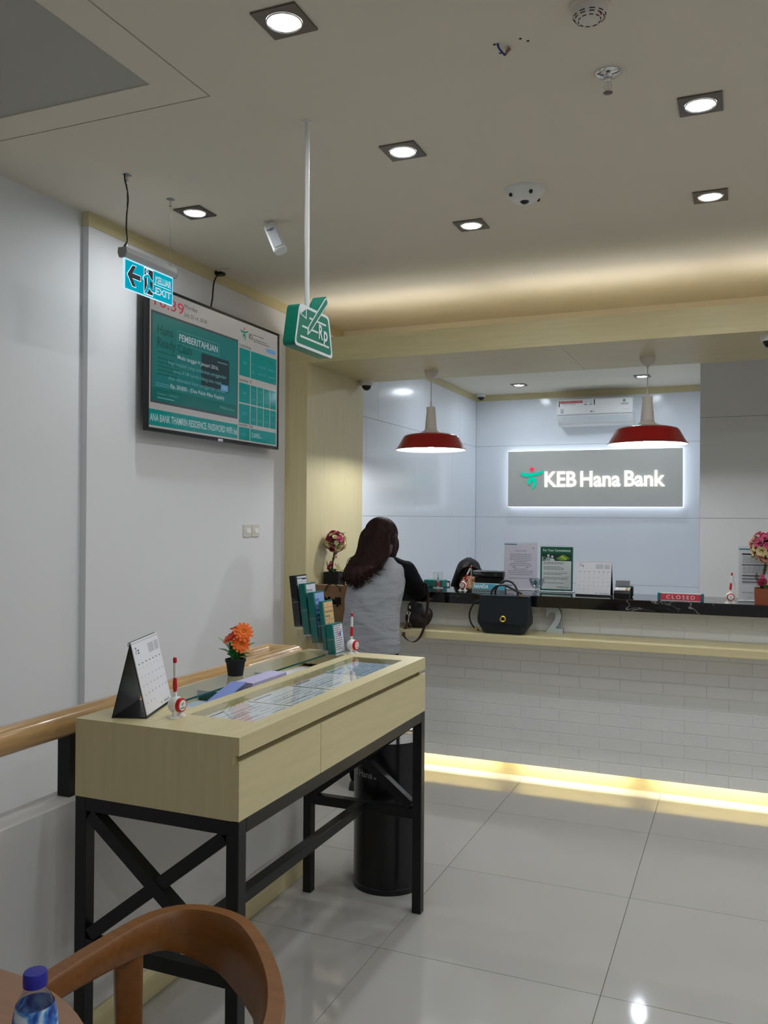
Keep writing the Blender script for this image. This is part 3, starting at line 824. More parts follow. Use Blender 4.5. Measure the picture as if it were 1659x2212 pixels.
# ================================================================== BIN
t = root('litter_bin', (-1.42, 3.48, 0), 'tall black cylindrical bin with a chrome rim behind the writing desk', 'bin')
bx, by, br = -1.42, 3.48, .150
binm = mat('bin_black', (16, 16, 18), rough=.28, spec=.5)
obj('drum', MB().lathe([(br + .004, 0), (br + .004, .022), (br, .024), (br, .632), (br - .004, .632)], (bx, by, 0), 48), binm, t)
obj('rim', MB().lathe([(br - .004, .632), (br + .003, .634), (br + .003, .672), (br - .01, .682), (br - .03, .684)], (bx, by, 0), 48, caps=False), chrome, t)
obj('ash_tray', MB().lathe([(br - .028, .684), (br - .04, .664), (.055, .658), (.05, .64), (.001, .64)], (bx, by, 0), 36), black_metal, t)
lt = MB()
def wrapbin(p):
    a = R(-101) + p.x / br
    return Vector((bx + (br + .0008) * math.cos(a), by + (br + .0008) * math.sin(a), p.y))
lt.text('KEB Hana Bank', Matrix.Identity(4), size=.027, width=.225, x=-.128, y=.484, wrap=wrapbin, fat=.012)
obj('lettering', lt, mat('silver_print', (176, 176, 178), rough=.5), t, smooth=0)

# ================================================================== HANDRAIL
t = root('handrail', (-1.846, 2.0, .755), 'round oak handrail on black posts above the low white wall', 'handrail')
rz = .971
P = [(-1.846, -1.1, rz), (-1.846, 3.385, rz)]
obj('rail', MB().tube([(-1.846, -1.1, rz), (-1.846, 1.5, rz), (-1.846, 3.40, rz)], .040, 20), oak_y, t)
mb = MB(); mb.tube([(-1.846, 3.385, rz), (-1.98, 3.385, rz)], .039, 20); mb.ball((-1.846, 3.40, rz), .040, 20, 12)
obj('end_return', mb, oak_y, t)
mb = MB(); mb.tube([(-1.975, 3.40, rz), (-1.975, 3.22, rz)], .039, 20); mb.ball((-1.975, 3.22, rz), .039, 18, 10); mb.ball((-1.98, 3.395, rz), .0395, 18, 10)
obj('stub_rail', mb, oak_y, t)
for y in (.6, 2.016, 3.25): obj('post', MB().box(-1.868, -1.822, y - .03, y + .03, .755, rz - .03), black_metal, t, smooth=0)

# ================================================================== CHAIR, TABLE, BOTTLE
t = root('armchair', (-1.0, 1.42, 0), 'curved teak armchair pushed up to the round table in the foreground', 'chair')
C = smoothpath([(-1.266, 1.10, .690), (-1.262, 1.22, .692), (-1.251, 1.40, .697), (-1.222, 1.575, .702), (-1.145, 1.650, .704), (-1.028, 1.648, .705), (-.932, 1.588, .704), (-.834, 1.490, .700), (-.772, 1.402, .696), (-.734, 1.315, .692), (-.708, 1.20, .686), (-.698, 1.08, .680)], 5)
mb = MB(); rings = []
for i, p in enumerate(C):
    s_ = i / (len(C) - 1); a = C[max(i - 1, 0)]; b = C[min(i + 1, len(C) - 1)]
    d = (b - a); d.z = 0; d.normalize(); n_ = Vector((-d.y, d.x, 0))     # points to the outside
    back = math.exp(-((s_ - .50) / .24) ** 2)
    h = .042 + .072 * back; wdt = .044 - .010 * back
    fl_ = .030 * back                                       # back rail leans outwards at the top
    ring = []
    for (u, v) in ((-.5, -.36), (-.36, -.5), (.36, -.5), (.5, -.36), (.5, .36), (.36, .5), (-.36, .5), (-.5, .36)):
        ring.append(p + n_ * ((u - .5) * wdt + fl_ * (v - .5)) + Vector((0, 0, (v - .5) * h)))
    rings.append(ring)
mb.loft(rings); obj('back_rail', mb, teak, t, smooth=40)
def post(p0, p1, w0, w1, nm):
    p0, p1 = Vector(p0), Vector(p1); m = MB(); rr = []
    for k in range(7):
        s_ = k / 6; p = p0.lerp(p1, s_); w_ = w0 + (w1 - w0) * s_
        dd = Vector((p.x + .98, p.y - 1.30, 0)).normalized(); tt = Vector((-dd.y, dd.x, 0))
        rr.append([p + tt * a * w_ + dd * b * w_ * .62 for a, b in ((-.5, -.35), (-.35, -.5), (.35, -.5), (.5, -.35), (.5, .35), (.35, .5), (-.35, .5), (-.5, .35))])
    m.loft(rr); return obj(nm, m, teak, t, smooth=40)
post((-1.222, 1.512, .640), (-1.152, 1.44, .0), .060, .030, 'leg'); post((-.870, 1.475, .630), (-.80, 1.52, .0), .046, .030, 'leg')
post((-1.255, 1.16, .655), (-1.19, 1.18, .0), .040, .028, 'leg'); post((-.740, 1.17, .65), (-.76, 1.18, .0), .040, .028, 'leg')
seat = MB(); seat.box(-1.19, -.76, 1.12, 1.55, .41, .455, b=.015, seg=2); obj('seat', seat, teak, t)
t = root('round_table', (-1.25, .74, 0), 'round ash wood table at the lower left corner', 'table')
obj('table_top', MB().lathe([(.45, .722), (.462, .728), (.462, .744), (.456, .75), (.001, .75)], (-1.25, .74, 0), 64), table_wood, t)
obj('column', MB().lathe([(.035, .03), (.035, .722)], (-1.25, .74, 0), 20), black_metal, t)
obj('base', MB().lathe([(.22, 0), (.22, .012), (.06, .03), (.035, .04)], (-1.25, .74, 0), 36), black_metal, t)
t = root('water_bottle', (-.882, .90, .75), 'small clear water bottle with blue cap and blue label on the round table', 'bottle')
bxy = (-.882, .900, .75)
body = clear_mat('bottle_pet', (.80, .86, .96), gloss=.3)
obj('body', MB().lathe([(.024, 0), (.029, .004), (.0295, .03), (.028, .05), (.0295, .06), (.0295, .135), (.0285, .155), (.024, .175), (.017, .190), (.0135, .196), (.0135, .203)], bxy, 32), body, t)
lab, nt, bs = new_mat('bottle_label')
tc = nt.nodes.new('ShaderNodeTexCoord'); no = nt.nodes.new('ShaderNodeTexNoise'); no.inputs['Scale'].default_value = 28; no.inputs['Distortion'].default_value = 1.5; no.inputs['Detail'].default_value = 2
rp = nt.nodes.new('ShaderNodeValToRGB'); e = rp.color_ramp.elements
e[0].position = .30; e[0].color = srgb((18, 30, 120)) + (1,); e[1].position = .60; e[1].color = srgb((205, 222, 235)) + (1,)
q = e.new(.42); q.color = srgb((40, 110, 200)) + (1,); q = e.new(.50); q.color = srgb((110, 165, 215)) + (1,)
nt.links.new(tc.outputs['Object'], no.inputs['Vector']); nt.links.new(no.outputs['Fac'], rp.inputs[0]); nt.links.new(rp.outputs[0], bs.inputs['Base Color']); bs.inputs['Roughness'].default_value = .35
obj('label', MB().lathe([(.0298, .062), (.0300, .064), (.0300, .142), (.0288, .157), (.0250, .174)], bxy, 32, caps=False), lab, t)
obj('cap', MB().lathe([(.0155, .198), (.0158, .199), (.0158, .214), (.0145, .2165), (.001, .217)], bxy, 32), mat('cap_blue', (34, 34, 150), rough=.4), t)

# ================================================================== TELEVISION
t = root('television', (-2.786, 4.09, 2.0), 'large wall television showing exchange rates, high on the left wall', 'television')
ty0, ty1, tz0, tz1, tx = 3.446, 4.742, 2.003, 2.731, -2.70
obj('cabinet', MB().box(tx - .026, tx - .004, ty0, ty1, tz0, tz1, b=.004), black_pl, t, smooth=0)
obj('wall_mount', MB().box(XT, tx - .026, 3.75, 4.45, 2.15, 2.6), black_metal, t, smooth=0)
bz = MB(); bw = .014
for a in ((ty0, ty1, tz0, tz0 + .018), (ty0, ty1, tz1 - bw, tz1), (ty0, ty0 + bw, tz0 + .018, tz1 - bw), (ty1 - bw, ty1, tz0 + .018, tz1 - bw)):
    bz.box(tx - .006, tx + .003, *a, b=.0015)
obj('bezel', bz, mat('tv_bezel', (30, 31, 33), rough=.25, metal=.3), t, smooth=0)
obj('sensor_badge', MB().box(tx + .001, tx + .006, 4.06, 4.11, tz0 - .004, tz0 + .012, b=.001), chrome, t, smooth=0)
def scr(name, c, s=1.0): return mat('screen_' + name, (6, 6, 6), rough=.12, spec=.4, emit=c, estr=s * .60)
S_BG = scr('bg', (166, 164, 160)); S_TEAL = scr('teal', (0, 128, 124)); S_TEAL2 = scr('teal_panel', (26, 112, 112)); S_DARK = scr('dark', (66, 74, 80)); S_CARD = scr('card', (36, 58, 66)); S_RED = scr('red', (196, 50, 78)); S_TXT = scr('text', (62, 66, 70)); S_PALE = scr('pale', (176, 188, 192)); S_DTEAL = scr('darkteal', (16, 82, 80)); S_BAND = scr('band', (10, 98, 92)); S_BLUE = scr('blue', (96, 150, 190)); S_MID = scr('midtext', (96, 150, 152)); S_LOGO = scr('logo', (0, 130, 110))
SM = [S_BG, S_TEAL, S_TEAL2, S_DARK, S_CARD, S_RED, S_TXT, S_PALE, S_DTEAL, S_BAND, S_BLUE, S_MID, S_LOGO]
T = FX(tx - .0035, 0, 0)
s = MB()
s.m(0).rect(T, ty0 + .01, ty1 - .01, tz0 + .012, tz1 - .01, 0)
z1, z2, z3, z4 = .0004, .0008, .0012, .0016
s.m(3).rect(T, 3.476, 4.272, 2.146, 2.604, z1); s.m(2).rect(T, 3.488, 4.262, 2.158, 2.592, z2); s.m(9).rect(T, 3.488, 4.262, 2.158, 2.222, z3)
s.m(1).rect(T, 3.462, 4.274, 2.032, 2.113, z1)
s.m(7).text('ANA BANK THAMRIN RESIDENCE. PASSWORD WIFI: kel', T, size=.036, width=.795, x=3.474, y=2.055, z=z2, fat=.012)
s.m(5).text('10:39', T, size=.056, width=.245, x=3.502, y=2.632, z=z1)
s.m(6).text('Monday', T, size=.021, width=.115, x=3.752, y=2.672, z=z1); s.text('July 23 rd ,2018', T, size=.020, width=.205, x=3.750, y=2.630, z=z1)
s.m(12).logo(T, .082, x=4.338, y=2.650, z=z1, red=5); s.m(6).text('KI', T, size=.034, x=4.392, y=2.634, z=z1, fat=.012)
s.m(6).lines(T, 4.44, 4.68, [2.664, 2.640, 2.628], .004, z1, ragged=.5, seed=2)
s.m(10).rect(T, 4.592, 4.700, 2.590, 2.614, z1)
s.m(6).text('Foreign Exchange', T, size=.016, width=.125, x=4.288, y=2.574, z=z1, fat=.01); s.text('Interest Rate - TD', T, size=.016, width=.135, x=4.288, y=2.372, z=z1, fat=.01); s.text('Interest Rate - Saving', T, size=.015, width=.155, x=4.286, y=2.111, z=z1, fat=.01)
s.m(1)
s.rect(T, 4.286, 4.406, 2.404, 2.565, z1); s.rect(T, 4.413, 4.715, 2.404, 2.565, z1)
for a, b in ((2.248, 2.362), (2.128, 2.240)):
    s.rect(T, 4.286, 4.406, a, b, z1)
    for k in range(4): s.rect(T, 4.413 + .0765 * k, 4.413 + .0765 * k + .071, a, b, z1)
s.rect(T, 4.286, 4.406, 2.030, 2.104, z1); s.rect(T, 4.413, 4.715, 2.030, 2.104, z1)
s.m(11)
for txt, yy, zz in (('USD', 4.346, 2.476), ('IDR', 4.346, 2.298), ('USD', 4.346, 2.178), ('IDR', 4.346, 2.058)): s.text(txt, T, size=.015, x=yy, y=zz, z=z2, align='CENTER')
s.m(3).text('BUY', T, size=.015, x=4.540, y=2.530, z=z2, align='CENTER', fat=.01); s.text('SELL', T, size=.015, x=4.650, y=2.528, z=z2, align='CENTER', fat=.01)
s.m(11)
for r_, (q, a_, b_) in enumerate((('TT', '14,376.00', '14,670.00'), ('BN', '14,376.00', '14,695.00'))):
    zz = 2.482 - .045 * r_
    s.text(q, T, size=.012, x=4.440, y=zz, z=z2, align='CENTER'); s.text(a_, T, size=.012, width=.082, x=4.540, y=zz, z=z2, align='CENTER'); s.text(b_, T, size=.012, width=.082, x=4.655, y=zz, z=z2, align='CENTER')
for a, vals in ((2.248, ('4,00%', '4,25%', '5,00%', '5,10%')), (2.128, ('1,00%', '1,00%', '1,00%', '1,00%'))):
    for k, (h1, v) in enumerate(zip(('1 mo', '3 mo', '6 mo', '12 mo'), vals)):
        cxx = 4.4485 + .0765 * k
        s.text(h1, T, size=.010, x=cxx, y=a + .080, z=z2, align='CENTER'); s.text(v, T, size=.011, x=cxx, y=a + .026, z=z2, align='CENTER')
s.m(7).text('3,00%', T, size=.026, width=.095, x=4.428, y=2.055, z=z2); s.text('p.a.', T, size=.010, x=4.527, y=2.055, z=z2)
s.m(8).text('Hana', T, size=.044, width=.13, x=3.527, y=2.496, z=z3, fat=.02); s.text('Ready Cash', T, size=.046, width=.292, x=3.527, y=2.432, z=z3, fat=.02)
s.lines(T, 3.53, 3.72, [2.402, 2.372, 2.352, 2.332, 2.312, 2.292], .006, z3, ragged=.5, seed=9)
cz = 2.282
card = [(3.905, cz + .008), (3.913, cz), (4.172, cz), (4.18, cz + .008), (4.18, 2.456), (4.172, 2.464), (3.913, 2.464), (3.905, 2.456)]
s.m(4).flat(card, T, z3); s.m(10).rect(T, 4.095, 4.170, 2.286, 2.322, z4); s.m(7).text('VISA', T, size=.014, x=4.132, y=2.297, z=.0020, align='CENTER', shear=.2)
s.m(11).lines(T, 4.06, 4.16, [2.438], .006, z4, seed=3)
s.m(7)
for k, (txt, wd) in enumerate((('Mulai tanggal 4 Januari 2016,', .375), ('bagi nasabah yang melakukan penggantian', .53), ('kartu ATM karena hilang atau rusak', .44), ('akan dikenakan biaya penggantian sebesar', .53), ('Rp. 20.000,- (Dua Puluh Ribu Rupiah)', .49))):
    s.m(7 if k in (0, 4) else 11).text(txt, T, size=.020, width=wd, x=3.882, y=2.396 - .0395 * k, z=.0020, align='CENTER', fat=.006)
s.m(7).text('PEMBERITAHUAN', T, size=.035, width=.355, x=3.706, y=2.492, z=.0020, align='LEFT', fat=.015)
bx0, bx1, bz0, bz1 = 3.690, 4.078, 2.474, 2.542
for q in ((bx0, bx1, bz0, bz0 + .0022), (bx0, bx1, bz1 - .0022, bz1), (bx0, bx0 + .0022, bz0, bz1), (bx1 - .0022, bx1, bz0, bz1)): s.m(11).rect(T, *q, .0020)
s.m(11).text('Contact 1-500-021', T, size=.013, width=.17, x=3.53, y=2.190, z=z4, shear=.2); s.lines(T, 3.53, 3.67, [2.172], .007, z4, seed=4)
s.text('KEB Hana Bank', T, size=.014, width=.13, x=4.24, y=2.185, z=z4, align='RIGHT'); s.logo(T, .022, x=4.095, y=2.192, z=z4)
s.lines(T, 3.515, 3.76, [2.245, 2.234], .004, z4, seed=14)
obj('screen', s, SM, t, smooth=0)
t = root('power_lead', (-2.765, 4.16, 2.975), 'black mains lead from a ceiling plug down to the television', 'cable')
pl = MB(); pl.box(-2.79 + .006, -2.735, 4.14, 4.19, 2.955, ZC - .001, b=.006); obj('plug', pl, black_pl, t)
obj('socket_plate', MB().box(-2.76, -2.67, 4.13, 4.22, 2.972, ZC, b=.002), ceil_paint, t, smooth=0)
obj('lead', MB().tube(smoothpath([(-2.742, 4.155, 2.958), (-2.74, 4.10, 2.93), (-2.742, 4.075, 2.88), (-2.742, 4.065, 2.80), (-2.742, 4.055, 2.765), (-2.742, 4.05, 2.736)], 6), .0045, 8), black_pl, t)

# ================================================================== EXIT SIGN
t = root('exit_sign', (-2.336, 2.985, 2.98), 'glowing turquoise exit sign hanging on two wires from the ceiling', 'exit sign')
ex = -2.336
hs = MB()
pr = [(-.020, 2.676), (.020, 2.676), (.022, 2.655), (.014, 2.636), (-.014, 2.636), (-.022, 2.655)]
hs.loft([[Vector((ex + a, yy, z)) for a, z in pr] for yy in (2.820, 3.158)])
obj('housing', hs, mat('sign_housing', (176, 178, 180), rough=.4), t, smooth=0)
for yy in (2.816, 3.158):
    c_ = MB(); c_.loft([[Vector((ex + a * 1.04, y2, 2.656 + (z - 2.656) * 1.04)) for a, z in pr] for y2 in (yy, yy + .004)]); obj('end_cap', c_, mat('sign_cap', (150, 150, 150), rough=.5), t, smooth=0)
E0, E1, F0, F1 = 2.826, 3.148, 2.511, 2.637
em_teal = emat('exit_teal', srgb((0, 178, 204)), .80); em_white = emat('exit_white', (.86, .95, 1.0), 1.3); em_edge = emat('exit_edge', (.55, .88, 1.0), .95)
pn = MB(); pn.box(ex - .0045, ex + .004, E0 + .004, E1 - .0025, F0 + .0025, F1)
obj('acrylic_panel', pn, em_teal, t, smooth=0)
eg = MB()
eg.box(ex - .005, ex + .005, E0, E0 + .004, F0, F1); eg.box(ex - .005, ex + .005, E1 - .0025, E1, F0, F1); eg.box(ex - .005, ex + .005, E0 + .004, E1 - .0025, F0, F0 + .0025); eg.box(ex - .0052, ex + .0052, E0, E1, F1 - .006, F1)
obj('lit_edge', eg, em_edge, t, smooth=0)
Tm = FX(ex + .0042, E0, F0); W_, H_ = E1 - E0, F1 - F0
arrow = [(.055, .50), (.155, .84), (.225, .84), (.155, .58), (.315, .58), (.315, .42), (.155, .42), (.225, .16), (.155, .16)]
def scl(P, k, cx=None, cy=None):
    cx = cx if cx is not None else sum(p[0] for p in P) / len(P); cy = cy if cy is not None else sum(p[1] for p in P) / len(P)
    return [(cx + (x - cx) * k, cy + (y - cy) * k) for x, y in P]
wh = lambda P: [(x * W_, y * H_) for x, y in P]
a = MB(); P = wh(arrow)
big = [(x + dx * .0022, y + dy * .0022) for (x, y), (dx, dy) in zip(P, ((-1.6, 0), (-.5, 1), (1.4, 1), (.8, 1), (1, 1), (1, -1), (.8, -1), (1.4, -1), (-.5, -1)))]
a.m(1).flat(big, Tm, .0003); a.m(0).flat(P, Tm, .0006)
a.m(1).flat(wh([(.385, .06), (.575, .06), (.575, .95), (.385, .95)]), Tm, .0003)
a.m(0).flat(wh([(.392, .09), (.568, .09), (.568, .92), (.392, .92)]), Tm, .0006)
man = [[(.42, .60), (.46, .66), (.52, .56), (.60, .50), (.61, .54), (.53, .62), (.48, .74), (.44, .74), (.37, .62), (.37, .52), (.395, .52), (.40, .60)],
       [(.45, .66), (.51, .60), (.50, .40), (.56, .30), (.62, .28), (.62, .21), (.54, .22), (.46, .36)], [(.46, .44), (.50, .40), (.47, .20), (.43, .08), (.385, .08), (.425, .24)]]
for q in man:
    a.m(1).flat(scl(wh(q), 1.12), Tm, .0009)
for q in man: a.m(2).flat(wh(q), Tm, .0012)
a.m(1).disc(Tm, .445 * W_, .83 * H_, .0095, .0009); a.m(2).disc(Tm, .445 * W_, .83 * H_, .0072, .0012)
for txt, yy in (('KELUAR', .58), ('EXIT', .20)):
    a.m(1).text(txt, Tm, size=H_ * .225, width=W_ * .335, x=W_ * .628, y=H_ * yy - .0002, z=.0003, fat=.012)
    a.m(0).text(txt, Tm, size=H_ * .22, width=W_ * .325, x=W_ * .632, y=H_ * yy, z=.0006, fat=-.022)
a.m(1).rect(Tm, W_ * .628, W_ * .96, H_ * .50, H_ * .515, .0003)
obj('pictogram', a, [mat('exit_dark', (28, 40, 62), rough=.4), em_white, em_teal], t, smooth=0)
for yy in (2.842, 3.132):
    w_ = MB(); w_.tube([(ex, yy, 2.69), (ex, yy, 2.955)], .0011, 6); obj('wire', w_, alu, t)
    for z0, z1_ in ((2.948, 2.979), (2.672, 2.692)):
        g_ = MB(); g_.lathe([(.006, 0), (.0065, .006), (.005, .024), (.005, z1_ - z0)] if z0 > 2.9 else [(.0065, 0), (.005, .012), (.002, .02)], (ex, yy, z0), 12); obj('cable_grip', g_, chrome, t)
    obj('ceiling_plate', MB().box(ex - .012, ex + .012, yy - .014, yy + .014, 2.976, ZC), alu, t, smooth=0)
obj('feed_cable', MB().tube(smoothpath([(ex, 2.828, 2.979), (ex, 2.829, 2.955), (ex, 2.842, 2.925), (ex, 2.850, 2.88), (ex, 2.843, 2.82), (ex, 2.841, 2.76), (ex, 2.846, 2.71), (ex, 2.830, 2.685), (ex, 2.826, 2.668)], 5), .0032, 7), black_pl, t)

# ================================================================== RUPIAH SIGN
t = root('hanging_sign', (-1.425, 2.684, 2.98), 'green slip-and-pen sign reading Rp hanging from the ceiling on a white pole', 'sign')
obj('pole', MB().tube([(-1.425, 2.69, 2.985), (-1.425, 2.70, 2.25)], .0085, 14), white_pl, t)
obj('ceiling_flange', MB().lathe([(.016, 0), (.016, .006)], (-1.425, 2.69, 2.974), 18), white_pl, t)
def rounded(P, r, n=5):
    out = []
    m_ = len(P)
    for i in range(m_):
        p0, p1, p2 = Vector(P[i - 1] + (0,)), Vector(P[i] + (0,)), Vector(P[(i + 1) % m_] + (0,))
        a_, b_ = p1 + (p0 - p1).normalized() * r, p1 + (p2 - p1).normalized() * r
        for k in range(n + 1):
            q = k / n; out.append(tuple(((1 - q) ** 2 * a_ + 2 * q * (1 - q) * p1 + q * q * b_).xy))
    return out
Q = [(2.561, 2.166), (2.857, 2.166), (2.822, 2.315), (2.596, 2.315)]
Bx, Fx = -1.446, -1.400
TB = FX(Bx, 0, 0); TF = FX(Fx, 0, 0)
sg = MB(); sg.prism(rounded(Q, .022), TB, Fx - Bx); obj('sign_body', sg, green_sign, t, smooth=40)
pen = [(2.651, 2.214), (2.660, 2.218), (2.679, 2.232), (2.806, 2.352), (2.811, 2.364), (2.806, 2.374), (2.795, 2.377), (2.784, 2.372), (2.662, 2.250), (2.652, 2.231)]
sp_ = MB(); sp_.prism([(2.735, 2.300), (2.760, 2.300), (2.815, 2.358), (2.811, 2.374), (2.798, 2.383), (2.784, 2.378), (2.727, 2.314)], TB, Fx - Bx); obj('pen_block', sp_, green_sign, t, smooth=40)
wp = mat('sign_white', (222, 226, 228), rough=.5)
f = MB(); z0 = .0004
R_out, R_in = rounded(Q, .022, 6), rounded([(2.573, 2.176), (2.844, 2.176), (2.813, 2.305), (2.605, 2.305)], .016, 6)
f.m(0).flat(R_out, TF, z0); f.m(1).flat(R_in, TF, z0 * 2)
f.m(0).flat([(2.602, 2.306), (2.648, 2.308), (2.647, 2.268), (2.600, 2.278)], TF, z0 * 3); f.m(1).flat([(2.606, 2.280), (2.641, 2.274), (2.641, 2.302)], TF, z0 * 4)
for (x0_, x1_, zz) in ((2.668, 2.798, 2.277), (2.615, 2.736, 2.239), (2.603, 2.823, 2.202)): f.m(0).rect(TF, x0_, x1_, zz - .0035, zz + .0035, z0 * 3)
f.m(0).flat(pen, TF, z0 * 5)
f.m(1).flat([(2.660, 2.226), (2.677, 2.237), (2.803, 2.356), (2.806, 2.364), (2.802, 2.371), (2.796, 2.372), (2.787, 2.367), (2.666, 2.247)], TF, z0 * 6)
f.m(0).text('R', TF, size=.049, width=.034, x=2.737, y=2.220, z=z0 * 7, fat=.03); f.text('p', TF, size=.049, width=.032, x=2.776, y=2.220, z=z0 * 7, fat=.03)
obj('sign_face', f, [wp, green_sign], t, smooth=0)

# ================================================================== CEILING DEVICES
dm = mat('dome_white', (228, 228, 226), rough=.4)
t = root('fisheye_camera', (-.862, 3.598, ZC), 'white round fisheye camera in the middle of the ceiling', 'camera')
obj('housing', MB().lathe([(.086, 0), (.086, -.004), (.080, -.016), (.055, -.044), (.046, -.050), (.001, -.051)], (-.862, 3.598, ZC), 40), dm, t)
obj('seal', MB().lathe([(.082, 0), (.082, -.002)], (-.862, 3.598, ZC), 40), black_pl, t)
obj('lens', MB().lathe([(.019, -.0505), (.018, -.054), (.010, -.060), (.001, -.062)], (-.862, 3.598, ZC), 24), dark_glass, t)
for a in (-2.35, -.95, .8): obj('infrared_eye', MB().ball((-.862 + .068 * math.cos(a), 3.598 + .068 * math.sin(a), ZC - .032), (.0085, .0085, .0085), 12, 8), dark_glass, t)
t = root('smoke_detector', (-.39, 2.372, ZC), 'cream smoke detector with slotted vents at the top edge', 'smoke detector')
sx, sy = -.39, 2.362
obj('base', MB().lathe([(.054, 0), (.054, -.010), (.050, -.014)], (sx, sy, ZC), 36), cream_pl, t)
obj('chamber', MB().lathe([(.050, -.012), (.047, -.028), (.036, -.041), (.022, -.045), (.001, -.045)], (sx, sy, ZC), 36), cream_pl, t)
vt = MB()
for k in range(10):
    a0 = 2 * PI * k / 10
    for rr, zz in ((.043, -.0335), (.039, -.0385), (.030, -.0435)):
        pts = [(sx + rr * math.cos(a0 + q * .09), sy + rr * math.sin(a0 + q * .09), ZC + zz) for q in range(-2, 3)]
        vt.tube(pts, .0014, 5)
obj('vent_slots', vt, ink, t)
obj('indicator', MB().ball((sx + .034, sy - .02, ZC - .043), .003, 8, 6), red_pl, t)
t = root('sprinkler_head', (-.395, 2.745, ZC), 'chrome sprinkler head below the smoke detector', 'sprinkler')
qx, qy = -.395, 2.745
obj('escutcheon', MB().lathe([(.040, 0), (.040, -.003), (.034, -.008), (.016, -.011), (.013, -.018)], (qx, qy, ZC), 36), chrome, t)
obj('stem', MB().lathe([(.012, -.016), (.012, -.026), (.007, -.030), (.007, -.036)], (qx, qy, ZC), 18), chrome, t)
fr = MB()
for a in (0, PI): fr.tube([(qx + .006 * math.cos(a), qy + .006 * math.sin(a), ZC - .034), (qx + .011 * math.cos(a), qy + .011 * math.sin(a), ZC - .045), (qx + .004 * math.cos(a), qy + .004 * math.sin(a), ZC - .062)], .002, 6)
fr.tube([(qx, qy, ZC - .036), (qx, qy, ZC - .060)], .0025, 6); obj('yoke', fr, chrome, t)
df = MB()
for k in range(12):
    a = 2 * PI * k / 12
    df.box(.003, .0145, -.0022, .0022, -.0008, .0008, M=Matrix.Translation((qx, qy, ZC - .064)) @ Matrix.Rotation(a, 4, 'Z'))
df.lathe([(.006, -.0655), (.006, -.062)], (qx, qy, ZC), 12); obj('deflector', df, brushed, t)
t = root('motion_detector', (-2.07, 3.557, ZC), 'white tilted motion detector on a ceiling bracket', 'detector')
obj('bracket', MB().box(-2.10, -2.05, 3.535, 3.58, ZC - .004, ZC, b=.001), cream_pl, t, smooth=0)
obj('swivel', MB().tube([(-2.07, 3.557, ZC - .004), (-2.075, 3.555, ZC - .022)], .010, 12), cream_pl, t)
Dm = Matrix.Translation((-2.073, 3.55, 2.962)) @ Euler((R(-16), R(-24), R(18))).to_matrix().to_4x4()
Dm = Dm @ Matrix.Scale(1.14, 4)
hb = MB(); prf = rounded([(-.030, -.022), (.030, -.022), (.026, .022), (-.026, .022)], .016, 6)
rr_ = []
for z_, k in ((0, .80), (-.005, .96), (-.012, 1), (-.128, 1), (-.135, .96), (-.139, .82)): rr_.append([Dm @ Vector((x * k, y * k, z_)) for x, y in prf])
hb.loft(rr_); obj('housing', hb, white_pl, t)
lf = frame(Dm @ Vector((0, -.0226, -.07)), Dm.to_3x3() @ Vector((1, 0, 0)), Dm.to_3x3() @ Vector((0, 0, 1)))
l = MB(); l.m(0).prism(rounded([(-.020, -.062), (.020, -.062), (.020, .030), (-.020, .030)], .006), lf, .0022)
l.m(1).rect(lf, -.024, .012, .040, .0445, .0004); l.m(2).rect(lf, -.012, .006, .033, .036, .0004); l.m(2).rect(lf, -.0225, -.0215, -.062, .026, .0006)
obj('lens_window', l, [mat('pir_lens', (214, 220, 228), rough=.3), mat('violet_stripe', (64, 40, 190), rough=.4), ink], t, smooth=0)
t = root('loose_wires', (-.672, 2.46, ZC), 'blue wire stub and screw holes left in the ceiling', 'wires')
W0 = Vector((-.672, 2.46, ZC))
obj('wire', MB().tube(smoothpath([W0 + Vector((0, -.004, 0)), W0 + Vector((.002, .002, -.010)), W0 + Vector((.008, .020, -.016)), W0 + Vector((.012, .034, -.018))], 5), .0032, 8), mat('wire_blue', (26, 40, 130), rough=.4), t)
obj('tape', MB().tube([W0 + Vector((.013, .035, -.018)), W0 + Vector((.020, .028, -.012)), W0 + Vector((.030, .024, -.006))], [.003, .005, .006], 8), mat('brown_tape', (150, 120, 100), rough=.6), t)
for dx, dy in ((-.010, -.002), (.068, -.004), (.086, .016), (-.006, .050)):
    obj('screw_hole', MB().lathe([(.0045, .0), (.0035, -.0012), (.001, -.0016)], tuple(W0 + Vector((dx, dy, 0))), 10), ink, t)
def dome(loc, label, r=.052):
    t = root('dome_camera', loc, label, 'camera', 'dome security cameras')
    obj('base', MB().lathe([(r, 0), (r, -.022), (r * .92, -.034), (r * .70, -.036)], loc, 32), dm, t)
    obj('bubble', MB().lathe([(r * .70, -.034)] + [(r * .70 * math.cos(a), -.036 - r * .70 * math.sin(a)) for a in [PI / 2 * k / 7 for k in range(8)]], loc, 28), dark_glass, t)
    return t
dd = dome((-2.563, 5.80, 2.585), 'dome camera under the wooden beam in its left corner', .050)
dup(dd, (.130, 5.10, 2.585), 'dome camera under the wooden beam cut by the right edge')
dup(dd, (-2.535, 8.70, ZT), 'small dome camera on the teller room ceiling in the far corner')

